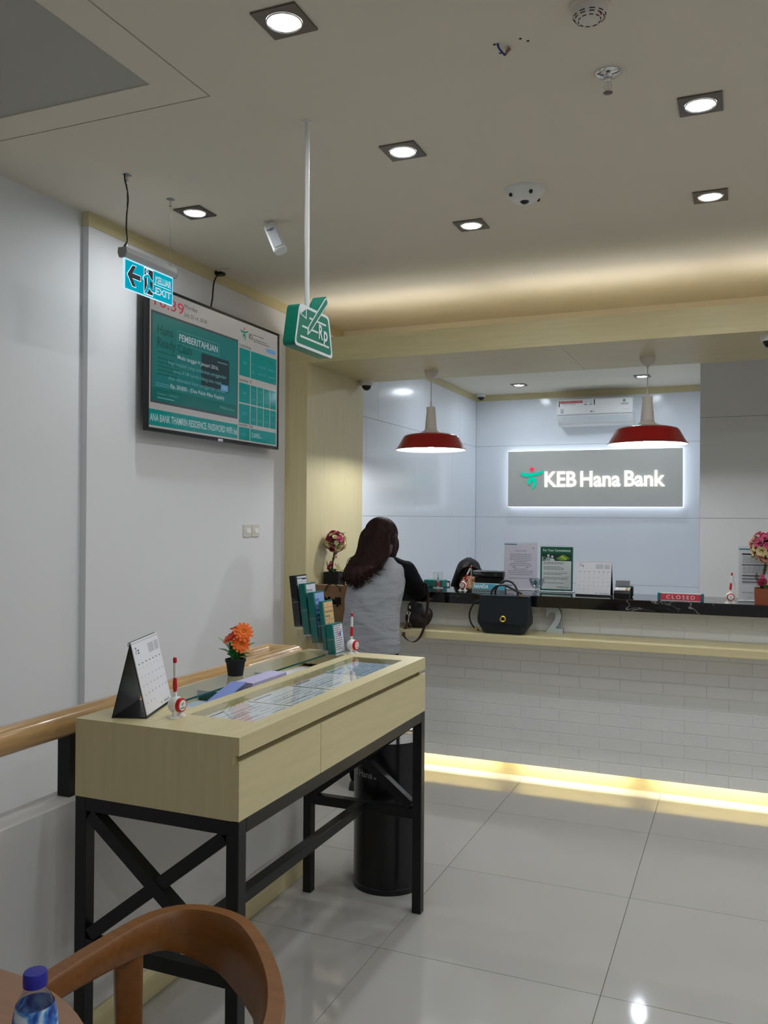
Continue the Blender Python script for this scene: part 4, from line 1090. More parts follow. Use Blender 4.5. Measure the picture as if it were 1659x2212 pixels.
# ================================================================== WALL SWITCHES
for i, yy in enumerate((4.517, 4.612)):
    t = root('light_switch', (XT, yy, 1.495), ('left', 'right')[i] + ' white rocker switch of the pair on the left wall', 'switch', 'wall switches')
    pl = MB(); T = FX(XT, yy, 1.495)
    P = rounded([(-.043, -.040), (.043, -.040), (.043, .040), (-.043, .040)], .012)
    pl.loft([[T @ Vector((x, y, 0)) for x, y in P], [T @ Vector((x, y, .005)) for x, y in P], [T @ Vector((x * .93, y * .93, .008)) for x, y in P]]); obj('plate', pl, cream_pl, t)
    rk = MB(); rk.loft([[T @ Vector(v) for v in ((-.017, -.016, .007), (.030, -.016, .007), (.030, .016, .007), (-.017, .016, .007))], [T @ Vector(v) for v in ((-.016, -.015, .013), (.029, -.015, .013), (.029, .015, .009), (-.016, .015, .009))]]); obj('rocker', rk, white_pl, t, smooth=0)

# ================================================================== PENDANTS
red_en = mat('red_enamel', (150, 12, 22), rough=.22, spec=.5, coat=.3)
white_in = mat('shade_inside', (250, 250, 250), rough=.5)
pw = mat('pendant_white', (214, 210, 202), rough=.45)
em_bulb = emat('pendant_bulb', (.93, .96, 1.0), PENDANT_BULB)
def pendant(x, y, label):
    t = root('pendant_lamp', (x, y, 2.585), label, 'pendant lamp', 'red pendant lamps over the counter')
    zr = 2.045
    obj('canopy', MB().lathe([(.047, 0), (.047, -.006), (.045, -.022), (.034, -.044), (.014, -.056), (.006, -.066), (.003, -.075)], (x, y, 2.585), 30), pw, t)
    obj('cord', MB().tube([(x, y, 2.52), (x, y, zr + .285)], .0035, 8), pw, t)
    obj('neck', MB().lathe([(.004, .335), (.007, .312), (.007, .295), (.030, .292), (.0315, .288), (.0315, .270), (.0300, .266), (.034, .228), (.0345, .222), (.0345, .212), (.036, .206), (.0405, .150), (.042, .144), (.040, .140), (.052, .128), (.082, .112)], (x, y, zr), 30, caps=False), pw, t)
    prof = [(.082, .114), (.110, .110), (.150, .103), (.176, .096), (.187, .088), (.193, .077), (.235, .004), (.241, .000)]
    sh = obj('shade', MB().lathe(prof, (x, y, zr), 56, caps=False), red_en, t)
    obj('shade_lining', MB().lathe([(r_ - .003, z_ - .0025) for r_, z_ in prof], (x, y, zr), 56, caps=False), white_in, sh)
    obj('rim', MB().tube([(x + .239 * math.cos(2 * PI * k / 56), y + .239 * math.sin(2 * PI * k / 56), zr) for k in range(56)], .0028, 6, closed=True), mat('rim_dark', (70, 12, 18), rough=.3), sh)
    obj('bulb', MB().lathe([(.013, .115), (.014, .095), (.030, .065), (.033, .045), (.028, .025), (.014, .012), (.001, .010)], (x, y, zr), 24), em_bulb, t)
    return t
pd = pendant(-1.968, 5.545, 'red enamel pendant lamp on the left, above the customer')
dup(pd, (-.547, 5.525, 2.585), 'red enamel pendant lamp on the right, overlapping the backlit bank sign')

# ================================================================== TELLER ROOM WALL THINGS
t = root('air_conditioner', (-1.357, YB, 2.51), 'white wall air conditioner with red energy sticker above the bank sign', 'air conditioner')
ax0, ax1 = -1.722, -.992; pr = [(0, 2.775), (-.175, 2.772), (-.196, 2.755), (-.203, 2.62), (-.196, 2.60), (-.155, 2.535), (-.11, 2.51), (0, 2.515)]
mb = MB(); mb.loft([[Vector((xx, YB + a, z)) for a, z in pr] for xx in (ax0, ax1)]); obj('housing', mb, white_pl, t, smooth=30)
T = FY(0, YB - .2035, 0)
ap = MB(); ap.m(0).rect(T, ax0 + .02, ax1 - .02, 2.63, 2.757, .0)
ap.m(1).rect(T, -1.69, -1.47, 2.728, 2.752, .0006); ap.m(0).text('SNI PENGHEMATAN ENERGI', T, size=.011, width=.20, x=-1.58, y=2.735, z=.0012, align='CENTER')
ap.m(2).rect(T, -1.705, -1.695, 2.695, 2.755, .0006); ap.rect(T, -1.36, -1.35, 2.705, 2.76, .0006); ap.text('Smart Inverter', T, size=.011, width=.13, x=-1.60, y=2.712, z=.0006, align='CENTER')
for xx in (-1.44, -1.39): ap.disc(T, xx, 2.735, .012, .0006, 16, r2=.010); ap.rect(T, xx - .014, xx + .014, 2.708, 2.714, .0006)
ap.m(2).text('10', T, size=.018, width=.026, x=-1.685, y=2.642, z=.0006, fat=.02); ap.rect(T, -1.69, -1.655, 2.632, 2.636, .0006); ap.rect(T, -1.69, -1.655, 2.668, 2.672, .0006)
ap.disc(T, -1.385, 2.640, .007, .0006, 14); ap.text('LG', T, size=.011, x=-1.374, y=2.635, z=.0006, fat=.02)
ap.m(3).disc(T, -1.07, 2.735, .015, .0006, 18, r2=.009); ap.m(2).disc(T, -1.07, 2.735, .006, .0006, 12); ap.lines(T, -1.10, -1.03, [2.708, 2.698], .004, .0006, seed=3); ap.text('Smart Inverter', T, size=.006, width=.06, x=-1.02, y=2.648, z=.0006, align='RIGHT')
obj('front_panel', ap, [white_pl, mat('sticker_red', (176, 22, 40), rough=.5), ink, mat('sticker_green', (70, 150, 70), rough=.5)], t, smooth=0)
lv = MB(); lv.loft([[Vector((xx, YB - a, z)) for a, z in ((.198, 2.598), (.158, 2.535), (.154, 2.538), (.194, 2.601))] for xx in (ax0 + .05, ax1 - .05)]); obj('louvre', lv, mat('louvre_grey', (222, 226, 228), rough=.3), t, smooth=0)
sm = MB(); sm.box(ax0, ax1, YB - .2045, YB - .202, 2.612, 2.617); obj('seam', sm, ink_l, t, smooth=0)

t = root('bank_sign', (-1.392, YB, 1.70), 'backlit grey bank sign with glowing white letters on the back wall', 'sign')
gx0, gx1, gz0, gz1 = -2.250, -.534, 1.701, 2.270
obj('panel', MB().box(gx0, gx1, 8.74, 8.766, gz0, gz1, b=.001), mat('sign_grey', (196, 195, 188), rough=.45), t, smooth=0)
obj('lit_edge', MB().box(gx0 - .006, gx1 + .006, 8.767, 8.795, gz0 - .006, gz1 + .006), emat('sign_edge', (.80, .90, 1.0), SIGN_GLOW), t, smooth=0)
obj('spacer', MB().box(gx0 + .1, gx1 - .1, 8.795, YB, gz0 + .1, gz1 - .1), white_pl, t, smooth=0)
T = FY(0, 8.74, 0)
lt = MB(); lt.text('KEB Hana Bank', T, size=.150, width=1.172, x=-1.868, y=1.905, z=0, depth=.012, fat=.020); obj('lettering', lt, emat('letters_white', (1, 1, 1), 1.6), t, smooth=0)
lg = MB(); lg.m(0); lg.logo(T, .228, x=-2.000, y=1.992, z=0, red=1, depth=.012); obj('emblem', lg, [emat('emblem_teal', srgb((0, 206, 172)), 1.0), emat('emblem_red', srgb((255, 60, 96)), 1.0)], t, smooth=0)

# ================================================================== COUNTER THINGS
ZW = 1.1262
d2 = MB(); d2.m(0).text('2', FY(0, 5.105, 0), size=.150, width=.102, x=-1.076, y=.9065, z=0, depth=.020, fat=.035); d2.m(1).text('2', FY(0, 5.105, 0), size=.150, width=.102, x=-1.076, y=.9065, z=.0205, fat=.035)
obj('counter_number', d2, [mat('number_side_shade', (62, 76, 80), rough=.45), mat('number_face', (186, 196, 200), rough=.4)], label='brushed metal digit 2 standing on the wooden ledge', cat='number', smooth=0)  # shading on the digit's sides is put into a darker colour

def topiary(x, y, z, pw_, ph, potm, ball_r, zc, label, stemx=0.0, seed=1):
    rr = random.Random(seed)
    t = root('flower_topiary', (x, y, z), label, 'flower arrangement', 'artificial rose topiaries')
    pt = MB(); h = pw_ / 2
    pt.loft([[Vector((x + a * h * k, y + b * h * k, zz)) for a, b in ((-1, -1), (1, -1), (1, 1), (-1, 1))] for zz, k in ((z, .96), (z + ph, 1.0), (z + ph, .9), (z + ph - .015, .9))]); obj('pot', pt, potm, t, smooth=0)
    bark = mat('topiary_stem', (70, 66, 40), rough=.8, bump=.4, bscale=120)
    P = smoothpath([(x - .012, y, z + ph - .02), (x - .018, y, z + ph + .04), (x - .006, y, (z + ph + zc) / 2), (x + stemx, y, zc - ball_r * .6)], 6)
    obj('stem', MB().tube(P, [.0075 + .0012 * math.sin(i * 1.9) for i in range(len(P))], 8), bark, t)
    core = MB(); core.ball((x + stemx, y, zc), ball_r * .78, 16, 12); obj('foliage_core', core, mat('dark_moss', (38, 48, 24), rough=.9, bump=.5, bscale=150), t)
    cols = [mat('rose_crimson', (150, 26, 62), rough=.6), mat('rose_pink', (206, 96, 132), rough=.6), mat('rose_cream', (232, 214, 168), rough=.6), mat('rose_blush', (226, 170, 160), rough=.6)]
    def rose(c, nv, r_, m_):
        fm = MB(); nv = Vector(nv).normalized(); X = nv.orthogonal().normalized(); Y = nv.cross(X); c = Vector(c)
        for ring, (cnt, ro, ht, op) in enumerate(((6, 1.0, .35, .42), (5, .72, .55, .28), (4, .42, .70, .12))):
            for q in range(cnt):
                a0 = 2 * PI * q / cnt + ring * .6; ww = PI / cnt * 1.25
                row0, row1 = [], []
                for j in (-1, 0, 1):
                    an = a0 + ww * j * .8; d_ = X * math.cos(an) + Y * math.sin(an)
                    row0.append(c + d_ * r_ * ro * .45 + nv * r_ * (.15 * ring))
                    row1.append(c + d_ * r_ * (ro * .75 + op * (1 - .25 * abs(j))) + nv * r_ * (ht + .10 * (1 - abs(j))))
                fm.loft([row0, row1], closed=False, caps=False)
        fm.ball(c + nv * r_ * .45, (r_ * .25,) * 3, 6, 5)
        obj('rose', fm, m_, t, smooth=60)
    n = 46
    for i in range(n):
        ph_ = math.acos(1 - 2 * (i + .5) / n); th = PI * (1 + 5 ** .5) * i
        d_ = Vector((math.cos(th) * math.sin(ph_), math.sin(th) * math.sin(ph_), math.cos(ph_)))
        if d_.y > .75: continue
        c = Vector((x + stemx, y, zc)) + d_ * ball_r * .82
        wt_ = rr.random(); big = rr.random() < .28
        m_ = cols[0] if wt_ < .22 else cols[1] if wt_ < .52 else cols[2] if wt_ < .86 else cols[3]
        rose(c, d_ + Vector((rr.uniform(-.2, .2), rr.uniform(-.2, .2), rr.uniform(-.2, .2))), ball_r * (.30 if big else .21), m_)
    for i in range(9):
        a = rr.uniform(0, 2 * PI); e = rr.uniform(-.7, .9); d_ = Vector((math.cos(a) * math.cos(e), math.sin(a) * math.cos(e), math.sin(e)))
        c = Vector((x + stemx, y, zc)) + d_ * ball_r * .75
        obj('leaf', leaf_mb(c, c + d_ * ball_r * .42 + Vector((rr.uniform(-.01, .01), 0, rr.uniform(-.01, .01))), ball_r * .14, .004, n=4, lob=0), leafm, t, smooth=60)
    # base planting
    zb = z + ph
    rose((x - .018, y - .02, zb + .030), (-.2, -.7, .6), .024, cols[0]); rose((x + .030, y - .018, zb + .018), (.3, -.7, .6), .018, cols[2])
    rose(P[len(P) // 2] + Vector((-.006, -.012, -.012)), (-.2, -1, .2), .012, cols[1]); rose(P[len(P) // 2] + Vector((.022, -.004, .028)), (.5, -.8, .2), .009, cols[3]); rose(P[len(P) // 2] + Vector((.024, -.004, .052)), (.5, -.8, .3), .008, cols[1])
    for i in range(10):
        a = rr.uniform(0, 2 * PI)
        c = Vector((x + rr.uniform(-.03, .03), y + rr.uniform(-.03, .02), zb - .002))
        obj('leaf', leaf_mb(c, c + Vector((math.cos(a) * .045, math.sin(a) * .035 - .005, rr.uniform(.012, .04))), .011, .006, n=4, lob=.1), leafm if i % 2 else leafm2, t, smooth=60)
    tw = MB()
    for i in range(5):
        b_ = Vector((x - .02 + rr.uniform(-.01, .01), y - .01, zb)); e_ = b_ + Vector((rr.uniform(-.05, -.01), rr.uniform(-.02, .01), rr.uniform(.05, .08)))
        tw.tube(smoothpath([b_, b_.lerp(e_, .6) + Vector((-.012, 0, .01)), e_], 4), .0014, 5)
    for i in range(7):
        b_ = Vector((x + .028, y - .008, zb + .01)); tw.tube([b_, b_ + Vector((rr.uniform(-.02, .022), rr.uniform(-.012, .012), rr.uniform(.03, .05)))], .0010, 5)
    obj('twigs', tw, bark, t)
topiary(-2.545, 5.245, ZW, .112, .086, mat('pot_matt_black', (18, 18, 20), rough=.6), .076, 1.415, 'rose topiary in a black square pot beside the wooden pillar', .008, 3)
topiary(.118, 5.10, ZW, .118, .087, mat('pot_terracotta', (128, 66, 40), rough=.8), .090, 1.432, 'rose topiary in a terracotta square pot at the right end of the counter', .004, 8)

kraft = mat('kraft_paper', (128, 98, 66), rough=.85, var=.06, vscale=30)
t = root('paper_bag', (-2.41, 4.985, .905), 'brown kraft paper carrier bag on the ledge behind the customer', 'bag')
b0, b1 = -2.560, -2.250
mb = MB(); mb.loft([[Vector((b0 + q, 4.93 + p, z)) for q, p in ((0, 0), (.31, 0), (.31, .105 - s_), (0, .105 - s_))] for z, s_ in ((.9055, 0), (1.05, .01), (1.147, .03))], caps=True); obj('bag_body', mb, kraft, t, smooth=0)
lt = MB(); lt.text('Meiji', FY(0, 4.929, 0), size=.044, width=.125, x=-2.470, y=1.030, z=.0006, fat=.05); lt.m(1).lines(FY(0, 4.929, 0), -2.46, -2.35, [1.012], .004, .0006); obj('lettering', lt, [ink_black, mat('kraft_ink', (96, 72, 48), rough=.8)], t, smooth=0)
for a in (-2.455, -2.355):
    obj('handle', MB().tube(smoothpath([(a, 4.928, 1.112), (a + .006, 4.922, 1.128), (a + .020 * (1 if a < -2.4 else -1), 4.926, 1.150), (a + .038 * (1 if a < -2.4 else -1), 4.935, 1.152)], 5), .0035, 6), black_pl, t)

leather = mat('navy_leather', (20, 27, 34), rough=.45, bump=.05, bscale=300)
t = root('handbag', (-1.29, 4.96, .905), 'dark leather handbag with a gold clasp on the wooden ledge', 'handbag')
hx, hy, hz = -1.290, 4.960, .9055
out = [(-.100, 0), (.100, 0), (.118, .006), (.158, .060), (.160, .090), (.152, .160), (.148, .220), (-.148, .220), (-.152, .160), (-.160, .090), (-.158, .060), (-.118, .006)]
bd = MB(); rr_ = []
for yy, k in ((-.052, .93), (-.046, .985), (0, 1.0), (.046, .985), (.052, .93)):
    rr_.append([Vector((hx + a * k, hy + yy * (1.0 - .45 * (b / .22)), hz + .110 + (b - .110) * k)) for a, b in out])
bd.loft(rr_); obj('bag_body', bd, leather, t, smooth=45)
fp = MB(); F = frame((hx, hy - .056, hz), (1, 0, 0), (0, .10, 1))
fp.prism(rounded([(-.134, .068), (.134, .056), (.149, .216), (-.149, .216)], .010), F, .006); fp.box(hx - .148, hx + .148, hy - .034, hy + .028, hz + .213, hz + .2225, b=.003); obj('flap', fp, leather, t, smooth=30)
cl = MB(); cc = F @ Vector((.002, .088, .010)); Xr = F.to_3x3()
cl.tube([cc + Xr @ Vector((.0145 * math.cos(2 * PI * k / 24), .0145 * math.sin(2 * PI * k / 24), 0)) for k in range(24)], .0058, 8, closed=True); obj('clasp', cl, gold, t)
for i, (yy, P) in enumerate(((-.012, [(-.082, .222), (-.074, .25), (-.045, .278), (.0, .283), (.05, .264), (.092, .244), (.106, .236)]), (.016, [(-.066, .222), (-.058, .262), (-.020, .300), (.012, .306), (.045, .292), (.066, .255), (.072, .222)]))):
    obj('handle', MB().tube(smoothpath([(hx + a, hy + yy - .004 * j * (1 - i), hz + b) for j, (a, b) in enumerate(P)], 5), .0062, 8, sx=1.3), leather, t)
obj('strap', MB().tube(smoothpath([(hx - .150, hy, hz + .19), (hx - .19, hy - .01, hz + .165), (hx - .212, hy - .02, hz + .11), (hx - .204, hy - .025, hz + .06), (hx - .180, hy - .03, hz + .028), (hx - .150, hy - .03, hz + .012)], 6), .0055, 6, sx=1.2), leather, t)
bk = MB(); bk.box(hx - .176, hx - .160, hy - .038, hy - .028, hz + .014, hz + .030, b=.002); bk.box(hx + .098, hx + .110, hy - .045, hy - .030, hz + .222, hz + .236, b=.002); obj('buckle', bk, gold, t, smooth=0)

# signs and stands
teal_b = mat('teal_plate', (52, 146, 170), rough=.3)
t = root('name_plate', (-1.462, 5.225, ZW), 'teal tent name plate with white capitals in front of the teller', 'name plate')
nx0, nx1 = -1.565, -1.357
mb = MB(); mb.loft([[Vector((xx, 5.20 + a, ZW + b)) for a, b in ((0, .010), (.020, .048), (.028, .048), (.052, .0), (.002, .0))] for xx in (nx0, nx1)]); obj('holder', mb, black_pl, t, smooth=0)
T = frame((nx0, 5.1995, ZW + .010), (1, 0, 0), (0, .020, .038))
mb = MB(); mb.m(0).rect(T, 0, nx1 - nx0, .001, .042, .0006); mb.m(1).text('NANDA', T, size=.024, width=.092, x=.010, y=.009, z=.0012, fat=.01); mb.m(1).rect(T, 0, nx1 - nx0, .040, .043, .0009)
obj('plate', mb, [teal_b, white_pl], t, smooth=0)
obj('rail', MB().box(nx0, nx1, 5.194, 5.204, ZW, ZW + .010, b=.001), chrome, t, smooth=0)
t = root('closed_sign', (-.318, 5.06, ZW), 'small red closed sign between teal end caps on the counter edge', 'sign')
mb = MB(); mb.box(-.428, -.208, 5.055, 5.075, ZW, ZW + .046, b=.001); obj('bar', mb, mat('sign_silver', (205, 208, 212), rough=.3), t, smooth=0)
T = FY(0, 5.0548, ZW); mb = MB(); mb.m(0).rect(T, -.424, -.212, .006, .041, .0003); mb.m(1).text('CLOSED', T, size=.0205, width=.150, csp=1.45, x=-.318, y=.013, z=.0008, align='CENTER', fat=.0); obj('face', mb, [mat('closed_red', (206, 62, 78), rough=.35), white_pl], t, smooth=0)
for xx in (-.440, -.212): obj('end_cap', MB().box(xx, xx + .016, 5.048, 5.083, ZW, ZW + .046, b=.003), mat('cap_teal', (20, 110, 118), rough=.3), t, smooth=0)

def stand_sheet(nm, x0, x1, y, z0, h, label, fn, mats, tilt=.05, acr=True):
    t = root(nm, ((x0 + x1) / 2, y, z0), label, 'notice', 'notices in clear stands')
    T = frame((x0, y, z0 + .008), (1, 0, 0), (0, tilt, 1)); W_ = x1 - x0
    mb = MB(); mb.m(0); mb.box(0, W_, 0, h, -.0012, 0, M=T); fn(mb, T, W_, h); obj('sheet', mb, mats, t, smooth=0)
    mb = MB(); mb.m(0); mb.rect(T, -.004, W_ + .004, -.004, h + .008, .002); mb.m(1).box(-.004, W_ + .004, h + .006, h + .008, -.002, .002, M=T); obj('cover', mb, [acrylic, acrylic_edge], t, smooth=0)
    obj('foot', MB().box(x0 - .004, x1 + .004, y - .02, y + .055, z0, z0 + .004, b=.001), acrylic_edge, t, smooth=0)
    return t
soft_ink = mat('soft_ink', (120, 120, 128), rough=.8)
def f_notice(mb, T, w_, h):
    mb.m(2).rect(T, 0, w_ * .38, h - .006, h, .0004); mb.m(1).logo(T, .016, x=w_ * .88, y=h - .028, z=.0004)
    mb.text('PENGUMUMAN', T, size=.0075, x=w_ * .5, y=h * .83, z=.0004, align='CENTER')
    rr = random.Random(4)
    for k in range(15):
        if k in (12, 14): continue
        hw = w_ * rr.uniform(.30, .40) if k not in (4, 8) else w_ * .2
        if k == 7: mb.lines(T, w_ * .25, w_ * .36, [h * .47], .0045, .0004); mb.lines(T, w_ * .66, w_ * .75, [h * .47], .0045, .0004); continue
        mb.lines(T, w_ * .5 - hw, w_ * .5 + hw, [h * (.76 - .041 * k)], .0030, .0004, seed=k)
    mb.lines(T, w_ * .06, w_ * .28, [h * .06], .006, .0004, seed=40)
stand_sheet('notice_stand', -1.413, -1.200, 5.395, ZW, .285, 'lilac-white printed announcement in a clear stand behind the handbag', f_notice, [mat('notice_paper', (240, 233, 250), rough=.6), soft_ink, mat('corner_blue', (40, 110, 170), rough=.5)])
gpost = mat('poster_green', (0, 104, 78), rough=.4)
def f_green(mb, T, w_, h):
    b = .010
    mb.m(1).rect(T, 0, w_, 0, h, .0003); mb.m(3).rect(T, b, w_ - b, h * .58, h * .85, .0006); mb.m(0).rect(T, b, w_ - b, b, h * .68, .0008)
    mb.m(0).text('For Your Convenience', T, size=.0145, width=w_ * .84, x=w_ * .5, y=h * .895, z=.0006, align='CENTER', fat=.02)
    zz = .0012
    mb.m(0)
    for cx_, hh in ((.245, .80), (.365, .775)):
        mb.disc(T, w_ * cx_, h * hh, .0075, zz, 14); mb.flat([(w_ * (cx_ - .075), h * .68), (w_ * (cx_ + .075), h * .68), (w_ * (cx_ + .072), h * (hh - .07)), (w_ * (cx_ + .03), h * (hh - .038)), (w_ * (cx_ - .03), h * (hh - .038)), (w_ * (cx_ - .072), h * (hh - .07))], T, zz)
    mb.m(4).flat([(w_ * .20, h * .68), (w_ * .235, h * .68), (w_ * .235, h * .755), (w_ * .20, h * .74)], T, zz + .0003); mb.flat([(w_ * .255, h * .68), (w_ * .29, h * .68), (w_ * .29, h * .74), (w_ * .255, h * .755)], T, zz + .0003)
    mb.m(0).rect(T, w_ * .065, w_ * .15, h * .755, h * .765, zz); mb.rect(T, w_ * .065, w_ * .15, h * .700, h * .710, zz); mb.rect(T, w_ * .055, w_ * .075, h * .704, h * .762, zz)
    mb.m(5).flat([(w_ * .49, h * .735), (w_ * .66, h * .69), (w_ * .90, h * .745), (w_ * .70, h * .83)], T, zz); mb.m(6).flat([(w_ * .49, h * .735), (w_ * .66, h * .69), (w_ * .66, h * .672), (w_ * .49, h * .715)], T, zz); mb.flat([(w_ * .66, h * .69), (w_ * .90, h * .745), (w_ * .90, h * .722), (w_ * .66, h * .672)], T, zz)
    mb.m(7).flat([(w_ * .60, h * .782), (w_ * .66, h * .805), (w_ * .82, h * .715), (w_ * .77, h * .705)], T, zz + .0003)
    mb.m(2)
    for ys in ((.635, .605), (.54, .51, .48), (.395, .365), (.29, .26), (.17,)): mb.lines(T, w_ * .10, w_ * .88, [h * y for y in ys], .0034, .0012, ragged=.35, seed=int(ys[0] * 100))
    for y in (.435, .325, .215): mb.rect(T, w_ * .10, w_ * .88, h * y, h * y + .0006, .0012)
    mb.text('KEB Hana Bank', T, size=.008, width=w_ * .27, x=w_ * .86, y=h * .07, z=.0012, align='RIGHT', fat=.01); mb.logo(T, .014, x=w_ * .555, y=h * .085, z=.0012)
stand_sheet('poster_stand', -1.168, -.966, 5.345, ZW, .272, 'green bordered convenience poster in a clear stand on the counter', f_green, [mat('poster_paper', (240, 246, 244), rough=.5), gpost, soft_ink, mat('poster_dark', (26, 58, 48), rough=.4), mat('tie_teal', (50, 150, 150), rough=.5), mat('money_green', (110, 180, 60), rough=.5), mat('money_dark', (60, 120, 40), rough=.5), mat('money_band', (230, 210, 70), rough=.5)], tilt=.04)
def f_rate(mb, T, w_, h):
    mb.m(2).rect(T, 0, w_ * .40, h - .010, h - .002, .0004); mb.m(1)
    for y, x1_, hh in ((.865, .92, .010), (.665, .92, .006), (.455, .55, .007), (.395, .5, .006), (.335, .5, .006)): mb.rect(T, w_ * .08, w_ * x1_, h * y, h * y + hh, .0004)
    mb.lines(T, w_ * .45, w_ * .75, [h * .92], .004, .0004); mb.m(3)
    mb.lines(T, w_ * .10, w_ * .9, [h * (.83 - .02 * k) for k in range(7)] + [h * (.63 - .02 * k) for k in range(7)], .003, .0004, ragged=.4, seed=2); mb.lines(T, w_ * .1, w_ * .5, [h * .43, h * .37, h * .31], .003, .0004, ragged=.4, seed=5)
    mb.m(1).text('KEB Hana Bank', T, size=.007, x=w_ * .08, y=h * .13, z=.0004)
stand_sheet('rate_stand', -.020, .186, 5.235, ZW, .290, 'white rate table in a clear stand behind the terracotta topiary', f_rate, [paper, ink, mat('corner_teal', (50, 130, 150), rough=.5), ink_l], tilt=.03)
# tent calendar on the counter, facing the customer
M = Matrix.Translation((-.920, 5.185, ZW)) @ Matrix.Rotation(R(-3), 4, 'Z')
calendar('desk_calendar', M, .205, .200, .085, 'white July tent calendar on the marble beside the green poster')
# card terminal
t = root('card_terminal', (-.638, 5.16, ZW), 'small grey and black card payment terminal on the counter', 'card terminal')
tx0 = -.688
mb = MB(); mb.loft([[Vector((xx, 5.11 + a, ZW + b)) for a, b in ((0, .0), (0, .028), (.012, .040), (.075, .062), (.10, .062), (.11, 0))] for xx in (tx0, tx0 + .088)]); obj('body', mb, black_pl, t, smooth=0)
T = frame((tx0, 5.122, ZW + .0405), (1, 0, 0), (0, .063, .022)); mb = MB(); mb.m(0).box(.002, .086, 0, .036, .0, .004, M=T)
for r_ in range(3):
    for c_ in range(4):
        mb.m(1 if c_ < 3 else (2, 3, 4)[r_]).box(.010 + .018 * c_, .024 + .018 * c_, .003 + .011 * r_, .011 + .011 * r_, .004, .007, M=T)
obj('keypad', mb, [mat('terminal_silver', (176, 178, 182), rough=.35), white_pl, red_pl, mat('key_yellow', (220, 190, 60), rough=.4), mat('key_green', (60, 150, 80), rough=.4)], t, smooth=0)
mb = MB(); mb.m(0).box(.004, .084, .036, .074, -.002, .004, M=T @ Matrix.Rotation(R(38), 4, 'X') @ Matrix.Translation((0, 0, -.014))); obj('display', mb, mat('terminal_grey', (92, 94, 98), rough=.3), t, smooth=0)
obj('printer_cover', MB().box(tx0 + .004, tx0 + .100, 5.175, 5.222, ZW, ZW + .066, b=.008), black_pl, t, smooth=0)
# currency counter display
t = root('money_counter', (-1.51, 5.40, ZW), 'black box shaped banknote display in front of the teller', 'money counter')
mb = MB(); mb.box(-1.600, -1.412, 5.37, 5.44, ZW, ZW + .075, b=.003); obj('base', mb, black_pl, t, smooth=0)
mb = MB(); mb.box(-1.612, -1.408, 5.355, 5.445, ZW + .076, ZW + .116, b=.005); obj('head', mb, mat('counter_black', (26, 27, 29), rough=.3), t, smooth=0)
mb = MB(); T = FY(0, 5.3545, ZW); mb.text('TISSOR', T, size=.012, width=.052, x=-1.604, y=.093, z=.0004, fat=.01); mb.rect(T, -1.548, -1.532, .092, .0935, .0004)
for xx in (-1.462, -1.452): mb.rect(T, xx, xx + .004, .098, .101, .0004); mb.rect(T, xx, xx + .004, .088, .091, .0004)
obj('lettering', mb, ink_l, t, smooth=0)
# glass bowl, teal box, acrylic keepsake
t = root('sweet_bowl', (-1.150, 5.165, ZW), 'footed glass sweet bowl with wrapped sweets beside the handbag', 'bowl')
gl = clear_mat('bowl_glass', (.84, .88, .90), gloss=1.2)
obj('bowl', MB().lathe([(.026, 0), (.026, .006), (.010, .014), (.009, .026), (.014, .034), (.032, .050), (.044, .076), (.047, .094), (.0445, .094), (.041, .076), (.030, .054), (.012, .038), (.001, .037)], (-1.150, 5.165, ZW), 28), gl, t)
rb = MB()
for k in range(10):
    a = 2 * PI * k / 10; rb.tube([(-1.150 + r_ * math.cos(a), 5.165 + r_ * math.sin(a), ZW + z_) for r_, z_ in ((.015, .035), (.033, .050), (.045, .076), (.048, .094))], .0012, 5)
obj('cut_ribs', rb, acrylic_edge, t)
sw = MB()
for k in range(7): sw.m(k % 2).ball((-1.150 + random.uniform(-.018, .018), 5.165 + random.uniform(-.018, .018), ZW + .060 + .003 * k), (.012, .009, .007), 7, 5)
obj('sweets', sw, [teal_card, paper], t)
tb = MB(); tb.box(-1.945, -1.81, 5.36, 5.44, ZW, ZW + .046, b=.002)
obj('teal_box', tb, teal_card, label='low teal box on the marble beside the customer elbow', cat='box', smooth=0)
t = root('acrylic_award', (-1.822, 5.29, ZW), 'clear acrylic cylinder with a red and silver figure on the counter', 'ornament')
obj('cylinder', MB().lathe([(.032, .003), (.032, .102)], (-1.822, 5.29, ZW), 28, caps=False), acrylic, t)
obj('base', MB().lathe([(.034, 0), (.034, .004)], (-1.822, 5.29, ZW), 28), acrylic_edge, t)
obj('rim', MB().tube([(-1.822 + .032 * math.cos(2 * PI * k / 28), 5.29 + .032 * math.sin(2 * PI * k / 28), ZW + .102) for k in range(28)], .0012, 5, closed=True), acrylic_edge, t)
fg = MB(); fg.m(0).lathe([(.008, .012), (.009, .035), (.004, .038)], (-1.822, 5.29, ZW), 12); fg.m(1).lathe([(.004, .036), (.013, .046), (.003, .056), (.003, .062), (.010, .066), (.002, .070), (.0025, .092)], (-1.822, 5.29, ZW), 12); fg.m(1).lathe([(.006, .004), (.007, .012)], (-1.822, 5.29, ZW), 12); obj('figure', fg, [red_pl, chrome], t)
